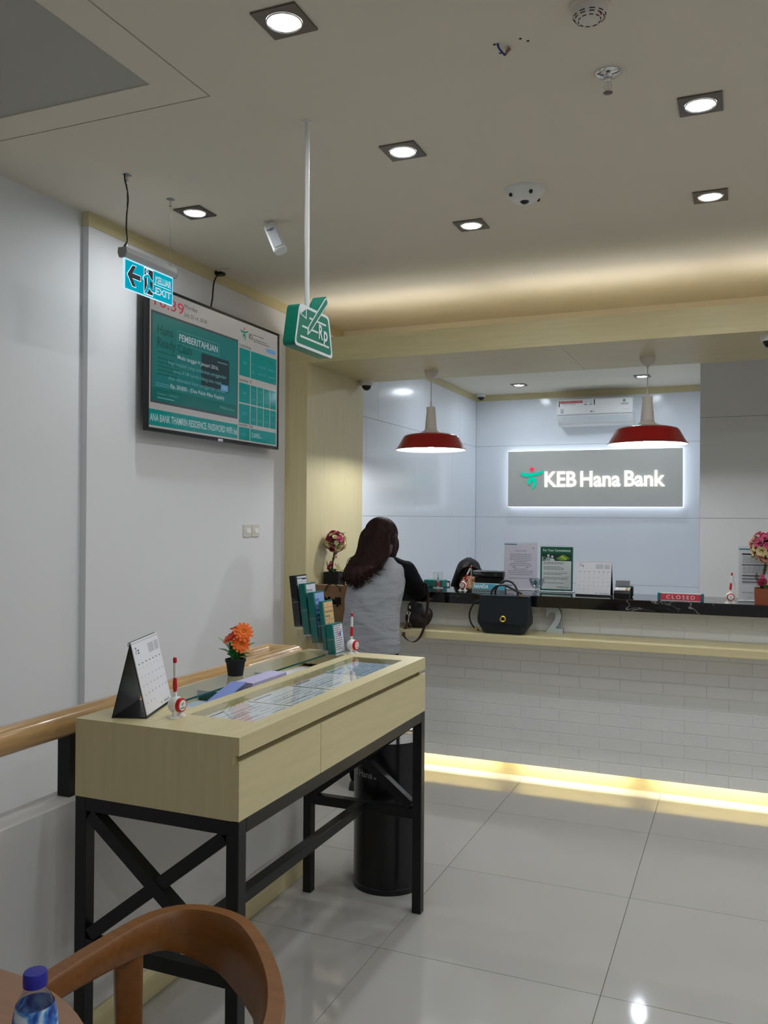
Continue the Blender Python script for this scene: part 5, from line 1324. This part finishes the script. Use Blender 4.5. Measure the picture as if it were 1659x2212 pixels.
# papers on the teller desk
pp = MB(); pp.m(0).box(-1.93, -1.845, 5.60, 5.612, .7705, 1.150); pp.m(1).rect(frame((-1.93, 5.5995, .7705), (1, 0, 0), (0, 0, 1)), .012, .083, .01, .37, .0004)
obj('document_holder', pp, [black_pl, paper], label='upright document holder on the work desk left of the teller', cat='holder', smooth=0)
pr_ = root('receipt_printer', (-1.45, 5.66, .77), 'white paper tray machine on the work desk behind the money counter', 'printer')
obj('body', MB().box(-1.58, -1.33, 5.58, 5.76, .7705, 1.165, b=.01), white_pl, pr_, smooth=0)
obj('paper_tray', MB().box(-1.56, -1.35, 5.60, 5.75, 1.165, 1.215, b=.006), clear_mat('tray_clear', (.8, .82, .86), gloss=.8), pr_, smooth=0)

# ================================================================== PEOPLE
def remesh(mb, voxel, it=6, fac=.5):
    """union of overlapping closed volumes -> one continuous surface, returned as a builder"""
    me = bpy.data.meshes.new('tmp'); bmesh.ops.recalc_face_normals(mb.bm, faces=mb.bm.faces[:]); mb.bm.to_mesh(me); mb.bm.free()
    o = bpy.data.objects.new('tmp', me); COL.objects.link(o)
    m = o.modifiers.new('r', 'REMESH'); m.mode = 'VOXEL'; m.voxel_size = voxel
    s_ = o.modifiers.new('s', 'SMOOTH'); s_.iterations = it; s_.factor = fac
    dg = bpy.context.evaluated_depsgraph_get(); dg.update()
    ne = bpy.data.meshes.new_from_object(o.evaluated_get(dg))
    out = MB(); out.bm.from_mesh(ne)
    bpy.data.objects.remove(o); bpy.data.meshes.remove(me); bpy.data.meshes.remove(ne)
    return out
def ell(c, rx, ry, n=28, tilt=0.0, p=2.3):
    c = Vector(c); out = []
    for k in range(n):
        a = 2 * PI * k / n; ca, sa = math.cos(a), math.sin(a)
        x = rx * math.copysign(abs(ca) ** (2 / p), ca); y = ry * math.copysign(abs(sa) ** (2 / p), sa)
        out.append(c + Vector((x, y, y * tilt)))
    return out
def hand(mb, wrist, d, n, s_, scale=1.0):
    """wrist point, finger direction d, back-of-hand normal n, thumb side s_"""
    w_ = Vector(wrist); d = Vector(d).normalized(); n = Vector(n).normalized(); s_ = Vector(s_).normalized()
    B = Matrix((s_, d, n)).transposed().to_4x4()
    mb.ball(w_ + d * .045 * scale, (.040 * scale, .050 * scale, .015 * scale), 14, 10, M=B)
    for k, (off, ln) in enumerate(((.029, .070), (.010, .080), (-.009, .075), (-.028, .058))):
        b = w_ + d * .080 * scale + s_ * off * scale
        m1 = b + d * ln * .52 * scale + s_ * off * .25 - n * .006
        e = m1 + (d * .8 - n * .6) * ln * .48 * scale
        mb.capsule(b, .0088 * scale, m1, .0080 * scale, 8); mb.capsule(m1, .0080 * scale, e, .0066 * scale, 8)
    b = w_ + d * .028 * scale + s_ * .030 * scale; m1 = b + (d * .6 + s_ * .8) * .034 * scale; e = m1 + (d * .95 + s_ * .25 - n * .2) * .030 * scale
    mb.capsule(b, .012 * scale, m1, .0095 * scale, 8); mb.capsule(m1, .0095 * scale, e, .0078 * scale, 8)
def head(mb, c, M):
    """head volume in a frame: local +y is the face direction"""
    c = Vector(c); f = lambda x, y, z: c + M @ Vector((x, y, z))
    R4 = M.to_4x4()
    mb.ball(f(0, -.012, .022), (.074, .090, .088), 20, 14, M=R4)
    mb.ball(f(0, .022, -.030), (.060, .066, .078), 18, 12, M=R4)
    mb.ball(f(0, .052, -.078), (.030, .030, .024), 12, 8, M=R4)
    mb.capsule(f(0, .084, .012), .0085, f(0, .103, -.026), .0125, 10)
    for s_ in (-1, 1):
        mb.ball(f(s_ * .011, .094, -.028), (.009, .010, .008), 8, 6, M=R4)
        mb.ball(f(s_ * .040, .058, -.022), (.024, .022, .022), 10, 8, M=R4)
        mb.ball(f(s_ * .030, .070, .026), (.026, .014, .009), 10, 8, M=R4)
        mb.ball(f(s_ * .076, -.004, -.004), (.009, .018, .030), 10, 8, M=R4)
    mb.ball(f(0, .086, -.052), (.022, .010, .006), 10, 6, M=R4); mb.ball(f(0, .084, -.063), (.018, .010, .006), 10, 6, M=R4)
skin = mat('skin_tan', (176, 122, 92), rough=.5)
skin2 = mat('skin_light_tan', (188, 136, 104), rough=.5)
def hair_mat(name, c, c2):
    m, nt, b = new_mat(name)
    tc = nt.nodes.new('ShaderNodeTexCoord'); n = nt.nodes.new('ShaderNodeTexNoise'); n.inputs['Scale'].default_value = 14; n.inputs['Detail'].default_value = 3
    nt.links.new(tc.outputs['Object'], n.inputs['Vector'])
    mx = nt.nodes.new('ShaderNodeMix'); mx.data_type = 'RGBA'; mx.inputs[6].default_value = srgb(c) + (1,); mx.inputs[7].default_value = srgb(c2) + (1,)
    nt.links.new(n.outputs['Fac'], mx.inputs[0]); nt.links.new(mx.outputs[2], b.inputs['Base Color'])
    b.inputs['Roughness'].default_value = .5; b.inputs['Specular IOR Level'].default_value = .16
    return m
hair_br = hair_mat('hair_brown', (17, 10, 10), (56, 28, 26)); hair_bk = hair_mat('hair_black', (6, 6, 8), (14, 13, 15))
knit_black = mat('black_jersey', (9, 10, 13), rough=.9, spec=.15, bump=.15, bscale=40)
trous = mat('black_trousers', (10, 10, 12), rough=.9, spec=.15)
def vest_mat():
    m, nt, b = new_mat('grey_pinstripe')
    tc = nt.nodes.new('ShaderNodeTexCoord'); wv = nt.nodes.new('ShaderNodeTexWave'); wv.wave_type = 'BANDS'; wv.bands_direction = 'X'; wv.inputs['Scale'].default_value = 150; wv.inputs['Distortion'].default_value = 0.0; wv.inputs['Detail Scale'].default_value = .3
    nt.links.new(tc.outputs['Object'], wv.inputs['Vector'])
    mx = nt.nodes.new('ShaderNodeMix'); mx.data_type = 'RGBA'; mx.inputs[6].default_value = srgb((138, 140, 145)) + (1,); mx.inputs[7].default_value = srgb((156, 158, 163)) + (1,)
    nt.links.new(wv.outputs['Fac'], mx.inputs[0]); nt.links.new(mx.outputs[2], b.inputs['Base Color']); b.inputs['Roughness'].default_value = .85
    n = nt.nodes.new('ShaderNodeTexNoise'); n.inputs['Scale'].default_value = 7; n.inputs['Distortion'].default_value = .8
    mp = nt.nodes.new('ShaderNodeMapping'); mp.inputs['Scale'].default_value = (1.0, 1.0, 2.6); mp.inputs['Rotation'].default_value = (0, .35, 0)
    nt.links.new(tc.outputs['Object'], mp.inputs['Vector']); nt.links.new(mp.outputs[0], n.inputs['Vector'])
    bp = nt.nodes.new('ShaderNodeBump'); bp.inputs['Strength'].default_value = .5; bp.inputs['Distance'].default_value = .03
    nt.links.new(n.outputs['Fac'], bp.inputs['Height']); nt.links.new(bp.outputs[0], b.inputs['Normal'])
    return m
vest_m = vest_mat()

# ---- customer, seen from behind, leaning on the counter
cust = root('person', (-1.998, 4.62, 0), 'woman with long brown hair, grey top and black sleeves leaning on the counter', 'person')
HC = Vector((-2.020, 4.815, 1.446))
HM = (Euler((R(-22), 0, R(-10))).to_matrix())            # nods down towards the counter
TOR = [((-1.998, 4.610, .80), .168, .120), ((-1.998, 4.610, .90), .166, .118), ((-2.000, 4.625, 1.02), .148, .102), ((-1.998, 4.650, 1.12), .156, .110), ((-1.993, 4.685, 1.22), .164, .108), ((-1.988, 4.712, 1.285), .150, .088), ((-1.980, 4.735, 1.330), .085, .062)]
SHR, ELR, WRR = Vector((-1.848, 4.735, 1.264)), Vector((-1.838, 4.945, 1.132)), Vector((-1.935, 5.165, 1.180))
SHL, ELL, WRL = Vector((-2.140, 4.735, 1.264)), Vector((-2.220, 4.950, 1.135)), Vector((-2.085, 5.165, 1.180))
b = MB()
b.loft([ell(c, rx, ry) for c, rx, ry in TOR])
b.capsule((-1.985, 4.735, 1.30), .055, HC + Vector((.0, -.015, -.045)), .050, 16)
head(b, HC, HM)
for sh, el, wr, th in ((SHR, ELR, WRR, 1), (SHL, ELL, WRL, -1)):
    b.capsule(sh, .055, el, .040, 12); b.capsule(el, .040, wr, .025, 12)
    d = (wr - el); d.z = 0
    hand(b, wr + Vector((0, 0, -.016)), d.normalized() + Vector((0, .6, 0)), (0, 0, 1), (-th, .3, 0), .92)
for s_ in (-1, 1):
    b.capsule((-1.998 + s_ * .085, 4.612, .84), .085, (-1.998 + s_ * .076, 4.605, .47), .052, 14); b.capsule((-1.998 + s_ * .076, 4.605, .47), .050, (-1.998 + s_ * .062, 4.585, .10), .034, 14)
    b.ball((-1.998 + s_ * .064, 4.64, .045), (.038, .105, .032), 14, 8)
obj('body', remesh(b, .008, 4), skin, cust, smooth=180)
v = MB()
VT = [((-2.000, 4.606, .800), .178, .142), ((-2.000, 4.606, .86), .178, .140), ((-2.000, 4.612, .96), .170, .130), ((-2.000, 4.632, 1.05), .167, .124), ((-1.998, 4.652, 1.13), .173, .128), ((-1.993, 4.684, 1.22), .175, .124), ((-1.988, 4.712, 1.285), .160, .102), ((-1.982, 4.732, 1.330), .100, .074), ((-1.980, 4.738, 1.348), .078, .062)]
v.loft([ell(c, rx, ry, 40) for c, rx, ry in VT])
v.ball((-1.862, 4.722, 1.258), (.056, .062, .058), 14, 10); v.ball((-2.126, 4.722, 1.258), (.060, .066, .062), 14, 10)
vm = remesh(v, .009, 5)
from mathutils import noise as NZ
for vv in vm.bm.verts:
    p = vv.co
    k = NZ.noise(Vector((p.x * 7 + p.z * 5, p.y * 5, p.z * 11 + p.x * 6))) * .006 + NZ.noise(Vector((p.x * 14, p.y * 9, p.z * 9 + p.x * 8))) * .003
    n_ = Vector((p.x + 1.998, p.y - 4.65, 0)); n_.normalize(); vv.co += n_ * k
obj('top', vm, vest_m, cust, smooth=180)
for sh, el, wr in ((SHR, ELR, WRR), (SHL, ELL, WRL)):
    s_ = MB(); sgn = 1 if sh.x > -2 else -1
    s_.capsule(sh + Vector((-.072 * sgn, .002, .046)), .044, sh + Vector((.006 * sgn, .014, -.004)), .070, 14)
    s_.capsule(sh + Vector((.006 * sgn, .014, -.006)), .072, el + Vector((0, 0, .004)), .060, 14); s_.capsule(el + Vector((0, 0, .002)), .060, wr.lerp(el, .18) + Vector((0, -.01, .004)), .036, 14)
    sm = remesh(s_, .009, 4)
    for vv in sm.bm.verts:
        p = vv.co; vv.co += Vector((NZ.noise(p * 22), NZ.noise(p * 22 + Vector((9, 0, 0))), NZ.noise(p * 20 + Vector((0, 9, 0))))) * .003
    obj('sleeve', sm, knit_black, cust, smooth=180)
tr = MB()
tr.loft([ell((-1.998, 4.608, .885), .160, .118), ell((-1.998, 4.61, .80), .164, .122), ell((-1.998, 4.612, .74), .160, .112)])
for s_ in (-1, 1): tr.capsule((-1.998 + s_ * .088, 4.612, .80), .080, (-1.998 + s_ * .076, 4.605, .47), .068, 14); tr.capsule((-1.998 + s_ * .076, 4.605, .47), .068, (-1.998 + s_ * .062, 4.588, .085), .056, 14)
obj('trousers', remesh(tr, .010, 4), trous, cust, smooth=180)
for s_ in (-1, 1):
    sh = MB(); xx = -1.998 + s_ * .064
    sh.loft([[Vector((xx + a * k, 4.645 + c_ * k, z)) for a, c_ in ((-.036, -.11), (.036, -.11), (.045, .02), (.036, .11), (0, .135), (-.036, .11), (-.045, .02))] for z, k in ((0, 1.0), (.012, 1.02), (.04, .96), (.075, .70))]); obj('shoe', sh, black_pl, cust)
# hair: a shaped mane with separate locks
h = MB()
f = lambda x, y, z: HC + HM @ Vector((x, y, z))
h.ball(f(0, -.022, .030), (.098, .102, .100), 22, 16, M=HM.to_4x4())
h.ball(f(.0, -.060, -.030), (.098, .070, .088), 18, 12, M=HM.to_4x4())
h.capsule(f(.082, -.01, .02), .028, f(.096, .010, -.085), .022, 10); h.capsule(f(.096, .010, -.085), .022, f(.092, .020, -.135), .014, 10)
h.capsule(f(-.074, -.01, .02), .026, f(-.090, -.02, -.085), .030, 10)
mane = [((-2.020, 4.745, 1.420), .102, .068), ((-2.006, 4.685, 1.375), .102, .060), ((-2.012, 4.620, 1.330), .102, .050), ((-2.045, 4.572, 1.290), .098, .040), ((-2.072, 4.545, 1.250), .074, .028), ((-2.085, 4.530, 1.215), .040, .014)]
h.loft([ell(c, rx, ry, 24) for c, rx, ry in mane])
h.ball((-2.115, 4.64, 1.285), (.050, .055, .045), 14, 10)
hm = remesh(h, .008, 4)
for vv in hm.bm.verts:
    p = vv.co; vv.co += Vector((0, -1, .2)) * NZ.noise(Vector((p.x * 45 + p.z * 16, p.y * 8, p.z * 7))) * .007
obj('hair', hm, hair_br, cust, smooth=180)
lk = MB(); rr = random.Random(5)
for i in range(430):
    u = rr.uniform(-1, 1); side = rr.random() < .14
    if side:
        a0 = f(.05 + rr.uniform(0, .02), -.03 + rr.uniform(-.02, .05), .085); a1 = f(.100 + rr.uniform(-.006, .006), rr.uniform(-.04, .03), .0); a2 = f(.102 + rr.uniform(-.012, .006), rr.uniform(-.03, .035), -.085); a3 = f(.092 + rr.uniform(-.02, .012), .015 + rr.uniform(-.02, .02), -.150 - rr.uniform(0, .02))
        P = [a0, a1, a2, a3]
    else:
        top = f(u * .066, -.035 + rr.uniform(-.02, .02), .114 - .03 * u * u)
        m1 = f(u * .100, -.118 + .03 * u * u, .010)
        j = lambda q: Vector((rr.uniform(-q, q), rr.uniform(-q * .5, q * .5), rr.uniform(-q, q)))
        m2 = Vector((-2.006 + u * .102, 4.622 + .020 * u * u, 1.375)) + j(.008)
        m3 = Vector((-2.026 + u * .106, 4.562 + .028 * u * u, 1.322)) + j(.012)
        m4 = Vector((-2.050 + u * .092, 4.526 + .022 * u * u, 1.258 - .02 * rr.random())) + j(.014)
        ln = rr.random(); e = m4 + Vector((rr.uniform(-.028, .030), rr.uniform(-.010, .010), -.020 - .042 * ln * (1 - abs(u) * .5)))
        cut = max(0, u) * (.75 + .25 * rr.random())               # shorter towards her right shoulder
        m4 = m4.lerp(m3, cut * .8); e = e.lerp(m3, cut * .9) + Vector((.012 * cut, -.008 * cut, 0))
        P = [top, m1, m2, m3, m4, e, e + Vector((rr.uniform(-.030, .034), rr.uniform(-.006, .006), rr.uniform(-.016, .010)))]
    S = smoothpath(P, 5); n_ = len(S)
    wv, ph = rr.uniform(.002, .006), rr.uniform(0, 6)
    S = [p + Vector((math.sin(k * .55 + ph) * wv * (k / n_), 0, 0)) for k, p in enumerate(S)]
    r_ = rr.uniform(.0014, .0030)
    lk.tube(S, [r_ * (.5 + .5 * math.sin(PI * min(1, .15 + .85 * (1 - k / n_)))) * (1 if k < n_ - 2 else .4) for k in range(n_)], 4)
for i in range(240):
    a = rr.uniform(0, 2 * PI)
    if .15 * PI < a < .85 * PI: continue                      # leave the face free
    S = []; dz = rr.uniform(.02, .07)
    for k in range(6):
        ph_ = .10 + k / 5 * 1.45; S.append(f(.101 * math.sin(ph_) * math.cos(a), -.022 + .105 * math.sin(ph_) * math.sin(a), .030 + .103 * math.cos(ph_)))
    for z_ in (-.02, -.06, -.09 - dz): S.append(f(.102 * math.cos(a), -.024 + .104 * math.sin(a) - (.012 if a > PI else 0), z_))
    S = smoothpath(S, 3); lk.tube(S, [.0017 if k < len(S) - 3 else .0007 for k in range(len(S))], 4)
obj('locks', lk, hair_br, cust, smooth=180)
# her shoulder bag on the ledge, strap hanging over the elbow
t = root('shoulder_bag', (-1.83, 4.97, .905), 'dark slouchy shoulder bag with brown strap and silver ring beside the customer', 'bag')
blk = mat('bag_black', (30, 25, 26), rough=.6, bump=.2, bscale=30); strp = mat('strap_brown', (62, 40, 34), rough=.6)
s_ = MB(); s_.ball((-1.845, 4.985, .962), (.085, .055, .060), 18, 12); s_.ball((-1.80, 4.985, .985), (.052, .045, .050), 14, 10); s_.ball((-1.875, 4.98, 1.03), (.040, .040, .040), 12, 8); s_.ball((-1.83, 4.98, 1.00), (.055, .045, .055), 12, 8)
sm = remesh(s_, .009, 4)
for vv in sm.bm.verts:
    p = vv.co; vv.co += Vector((0, -1, 0)) * NZ.noise(p * 26) * .010
    vv.co.z = max(vv.co.z, .9062)
obj('bag_body', sm, blk, t, smooth=180)
S = smoothpath([(-1.870, 4.935, 1.05), (-1.80, 4.900, 1.150), (-1.766, 4.880, 1.190), (-1.742, 4.862, 1.150), (-1.735, 4.848, 1.06), (-1.748, 4.838, .95), (-1.775, 4.832, .872), (-1.815, 4.832, .838), (-1.855, 4.835, .845), (-1.885, 4.842, .868)], 6)
st = MB(); st.loft([[p + Vector((-.011, .010, 0)), p + Vector((.011, -.010, 0)), p + Vector((.0125, -.0085, .001)), p + Vector((-.0095, .0115, .001))] for p in S]); obj('strap', st, strp, t, smooth=60)
S2 = smoothpath([(-1.885, 4.842, .868), (-1.89, 4.865, .90), (-1.878, 4.915, .945)], 4); st = MB(); st.loft([[p + Vector((-.011, 0, 0)), p + Vector((.011, 0, 0)), p + Vector((.011, .002, .002)), p + Vector((-.011, .002, .002))] for p in S2]); obj('strap', st, strp, t, smooth=60)
rg = MB(); rg.tube([(-1.876 + .0095 * math.cos(2 * PI * k / 18), 4.905, 1.000 + .0095 * math.sin(2 * PI * k / 18)) for k in range(18)], .0028, 6, closed=True)
for k in range(5): rg.ball((-1.874 - .001 * k, 4.905, .984 - .009 * k), (.0035, .0035, .006), 8, 6)
rg.box(-1.885, -1.873, 4.925, 4.931, 1.025, 1.045, b=.002); obj('ring_chain', rg, chrome, t)
ch = MB(); ch.ball((-1.868, 4.900, .925), (.014, .010, .014), 14, 10); obj('charm', ch, black_pl, t)

# ---- teller, seated behind the counter
tel = root('person', (-1.83, 6.05, 0), 'seated teller with black hair looking down behind the counter', 'person')
TC = Vector((-1.815, 5.945, 1.152)); TM = Euler((R(-24), 0, R(180 + 22))).to_matrix()
b = MB()
b.loft([ell((-1.84, 6.08, .47), .17, .14), ell((-1.84, 6.08, .60), .16, .125), ell((-1.835, 6.07, .75), .14, .10), ell((-1.83, 6.05, .88), .155, .105), ell((-1.828, 6.03, .97), .15, .09), ell((-1.825, 6.01, 1.02), .08, .06)])
b.capsule((-1.825, 6.005, 1.00), .050, TC + Vector((0, .02, -.05)), .046, 14); head(b, TC, TM)
for s_ in (-1, 1):
    sh, el, wr = Vector((-1.83 + s_ * .165, 6.02, .965)), Vector((-1.83 + s_ * .22, 5.90, .80)), Vector((-1.83 + s_ * .10, 5.70, .805))
    b.capsule(sh, .050, el, .038, 12); b.capsule(el, .038, wr, .024, 12); hand(b, wr + Vector((0, 0, -.010)), (-s_ * .3, -1, 0), (0, 0, 1), (-s_, -.2, 0), .9)
    b.capsule((-1.84 + s_ * .09, 6.06, .53), .085, (-1.84 + s_ * .10, 5.68, .52), .060, 12); b.capsule((-1.84 + s_ * .10, 5.68, .52), .055, (-1.84 + s_ * .10, 5.70, .09), .036, 12); b.ball((-1.84 + s_ * .10, 5.65, .04), (.038, .10, .032), 12, 8)
obj('body', remesh(b, .007, 3), skin2, tel, smooth=180)
v = MB(); v.loft([ell((-1.84, 6.08, .455), .185, .155), ell((-1.84, 6.08, .60), .172, .138), ell((-1.835, 6.07, .75), .153, .114), ell((-1.83, 6.05, .88), .167, .118), ell((-1.828, 6.03, .965), .165, .104), ell((-1.825, 6.01, 1.025), .090, .072)])
for s_ in (-1, 1):
    sh, el, wr = Vector((-1.83 + s_ * .165, 6.02, .965)), Vector((-1.83 + s_ * .22, 5.90, .80)), Vector((-1.83 + s_ * .12, 5.74, .806))
    v.capsule(sh, .062, el, .050, 12); v.capsule(el, .050, wr, .034, 12)
obj('jacket', remesh(v, .010, 3), mat('charcoal_jacket', (30, 32, 40), rough=.8), tel, smooth=180)
v = MB()
for s_ in (-1, 1): v.capsule((-1.84 + s_ * .09, 6.06, .53), .094, (-1.84 + s_ * .10, 5.68, .52), .070, 12); v.capsule((-1.84 + s_ * .10, 5.68, .52), .066, (-1.84 + s_ * .10, 5.70, .10), .052, 12)
obj('trousers', remesh(v, .011, 3), trous, tel, smooth=180)
g = lambda x, y, z: TC + TM @ Vector((x, y, z))
h = MB(); T4 = TM.to_4x4()
h.ball(g(0, -.024, .038), (.090, .097, .096), 22, 16, M=T4)
h.ball(g(0, -.050, -.05), (.100, .072, .105), 18, 12, M=T4)
for s_ in (-1, 1):
    h.capsule(g(s_ * .072, .012, .050), .030, g(s_ * .096, -.010, -.07), .034, 12); h.capsule(g(s_ * .096, -.010, -.07), .034, g(s_ * .095, -.03, -.16), .030, 12)
obj('hair', remesh(h, .008, 4), hair_bk, tel, smooth=180)
lk = MB(); rr = random.Random(9)
for i in range(260):
    u = rr.uniform(-1, 1); s_ = 1 if u > 0 else -1; q = abs(u)
    P = [g(s_ * .004, .046 - q * .11, .117 + .014 * q), g(s_ * (.050 + .012 * q), .054 - q * .10, .102), g(s_ * .088, .040 - q * .09, .038), g(s_ * .101, .016 - q * .08, -.050), g(s_ * (.105 + rr.uniform(-.008, .01)), -.008 - q * .07, -.140 - rr.uniform(0, .03))]
    lk.tube(smoothpath(P, 4), .0040, 5)
obj('locks', lk, hair_bk, tel, smooth=180)
fc = MB()
fc.m(0)
for s_ in (-1, 1):
    fc.tube(smoothpath([g(s_ * .014, .088, .030), g(s_ * .032, .084, .037), g(s_ * .050, .070, .031)], 4), .0022, 6)      # brows
    fc.tube(smoothpath([g(s_ * .018, .0845, .004), g(s_ * .032, .0845, -.001), g(s_ * .047, .073, .003)], 4), .0018, 6)       # lowered lashes
fc.m(1); fc.tube(smoothpath([g(-.020, .092, -.057), g(0, .0975, -.055), g(.020, .092, -.057)], 4), .0036, 6)
obj('face_features', fc, [hair_bk, mat('lips', (150, 72, 70), rough=.5)], tel)
t = root('office_chair', (-1.84, 6.10, 0), 'dark office chair under the seated teller', 'chair')
obj('seat', MB().box(-2.05, -1.63, 5.90, 6.28, .40, .445, b=.015, seg=2), knit_black, t); obj('backrest', MB().box(-2.03, -1.65, 6.26, 6.30, .52, .90, b=.015, seg=2), knit_black, t)
obj('column', MB().tube([(-1.84, 6.10, .06), (-1.84, 6.10, .40)], .025, 12), black_metal, t); obj('back_support', MB().box(-1.87, -1.81, 6.27, 6.31, .38, .60), black_metal, t)
bs_ = MB()
for k in range(5): a = 2 * PI * k / 5 + .3; bs_.tube([(-1.84, 6.10, .07), (-1.84 + .27 * math.cos(a), 6.10 + .27 * math.sin(a), .05)], .018, 8); bs_.ball((-1.84 + .27 * math.cos(a), 6.10 + .27 * math.sin(a), .026), (.026, .026, .026), 10, 8)
obj('star_base', bs_, black_metal, t)
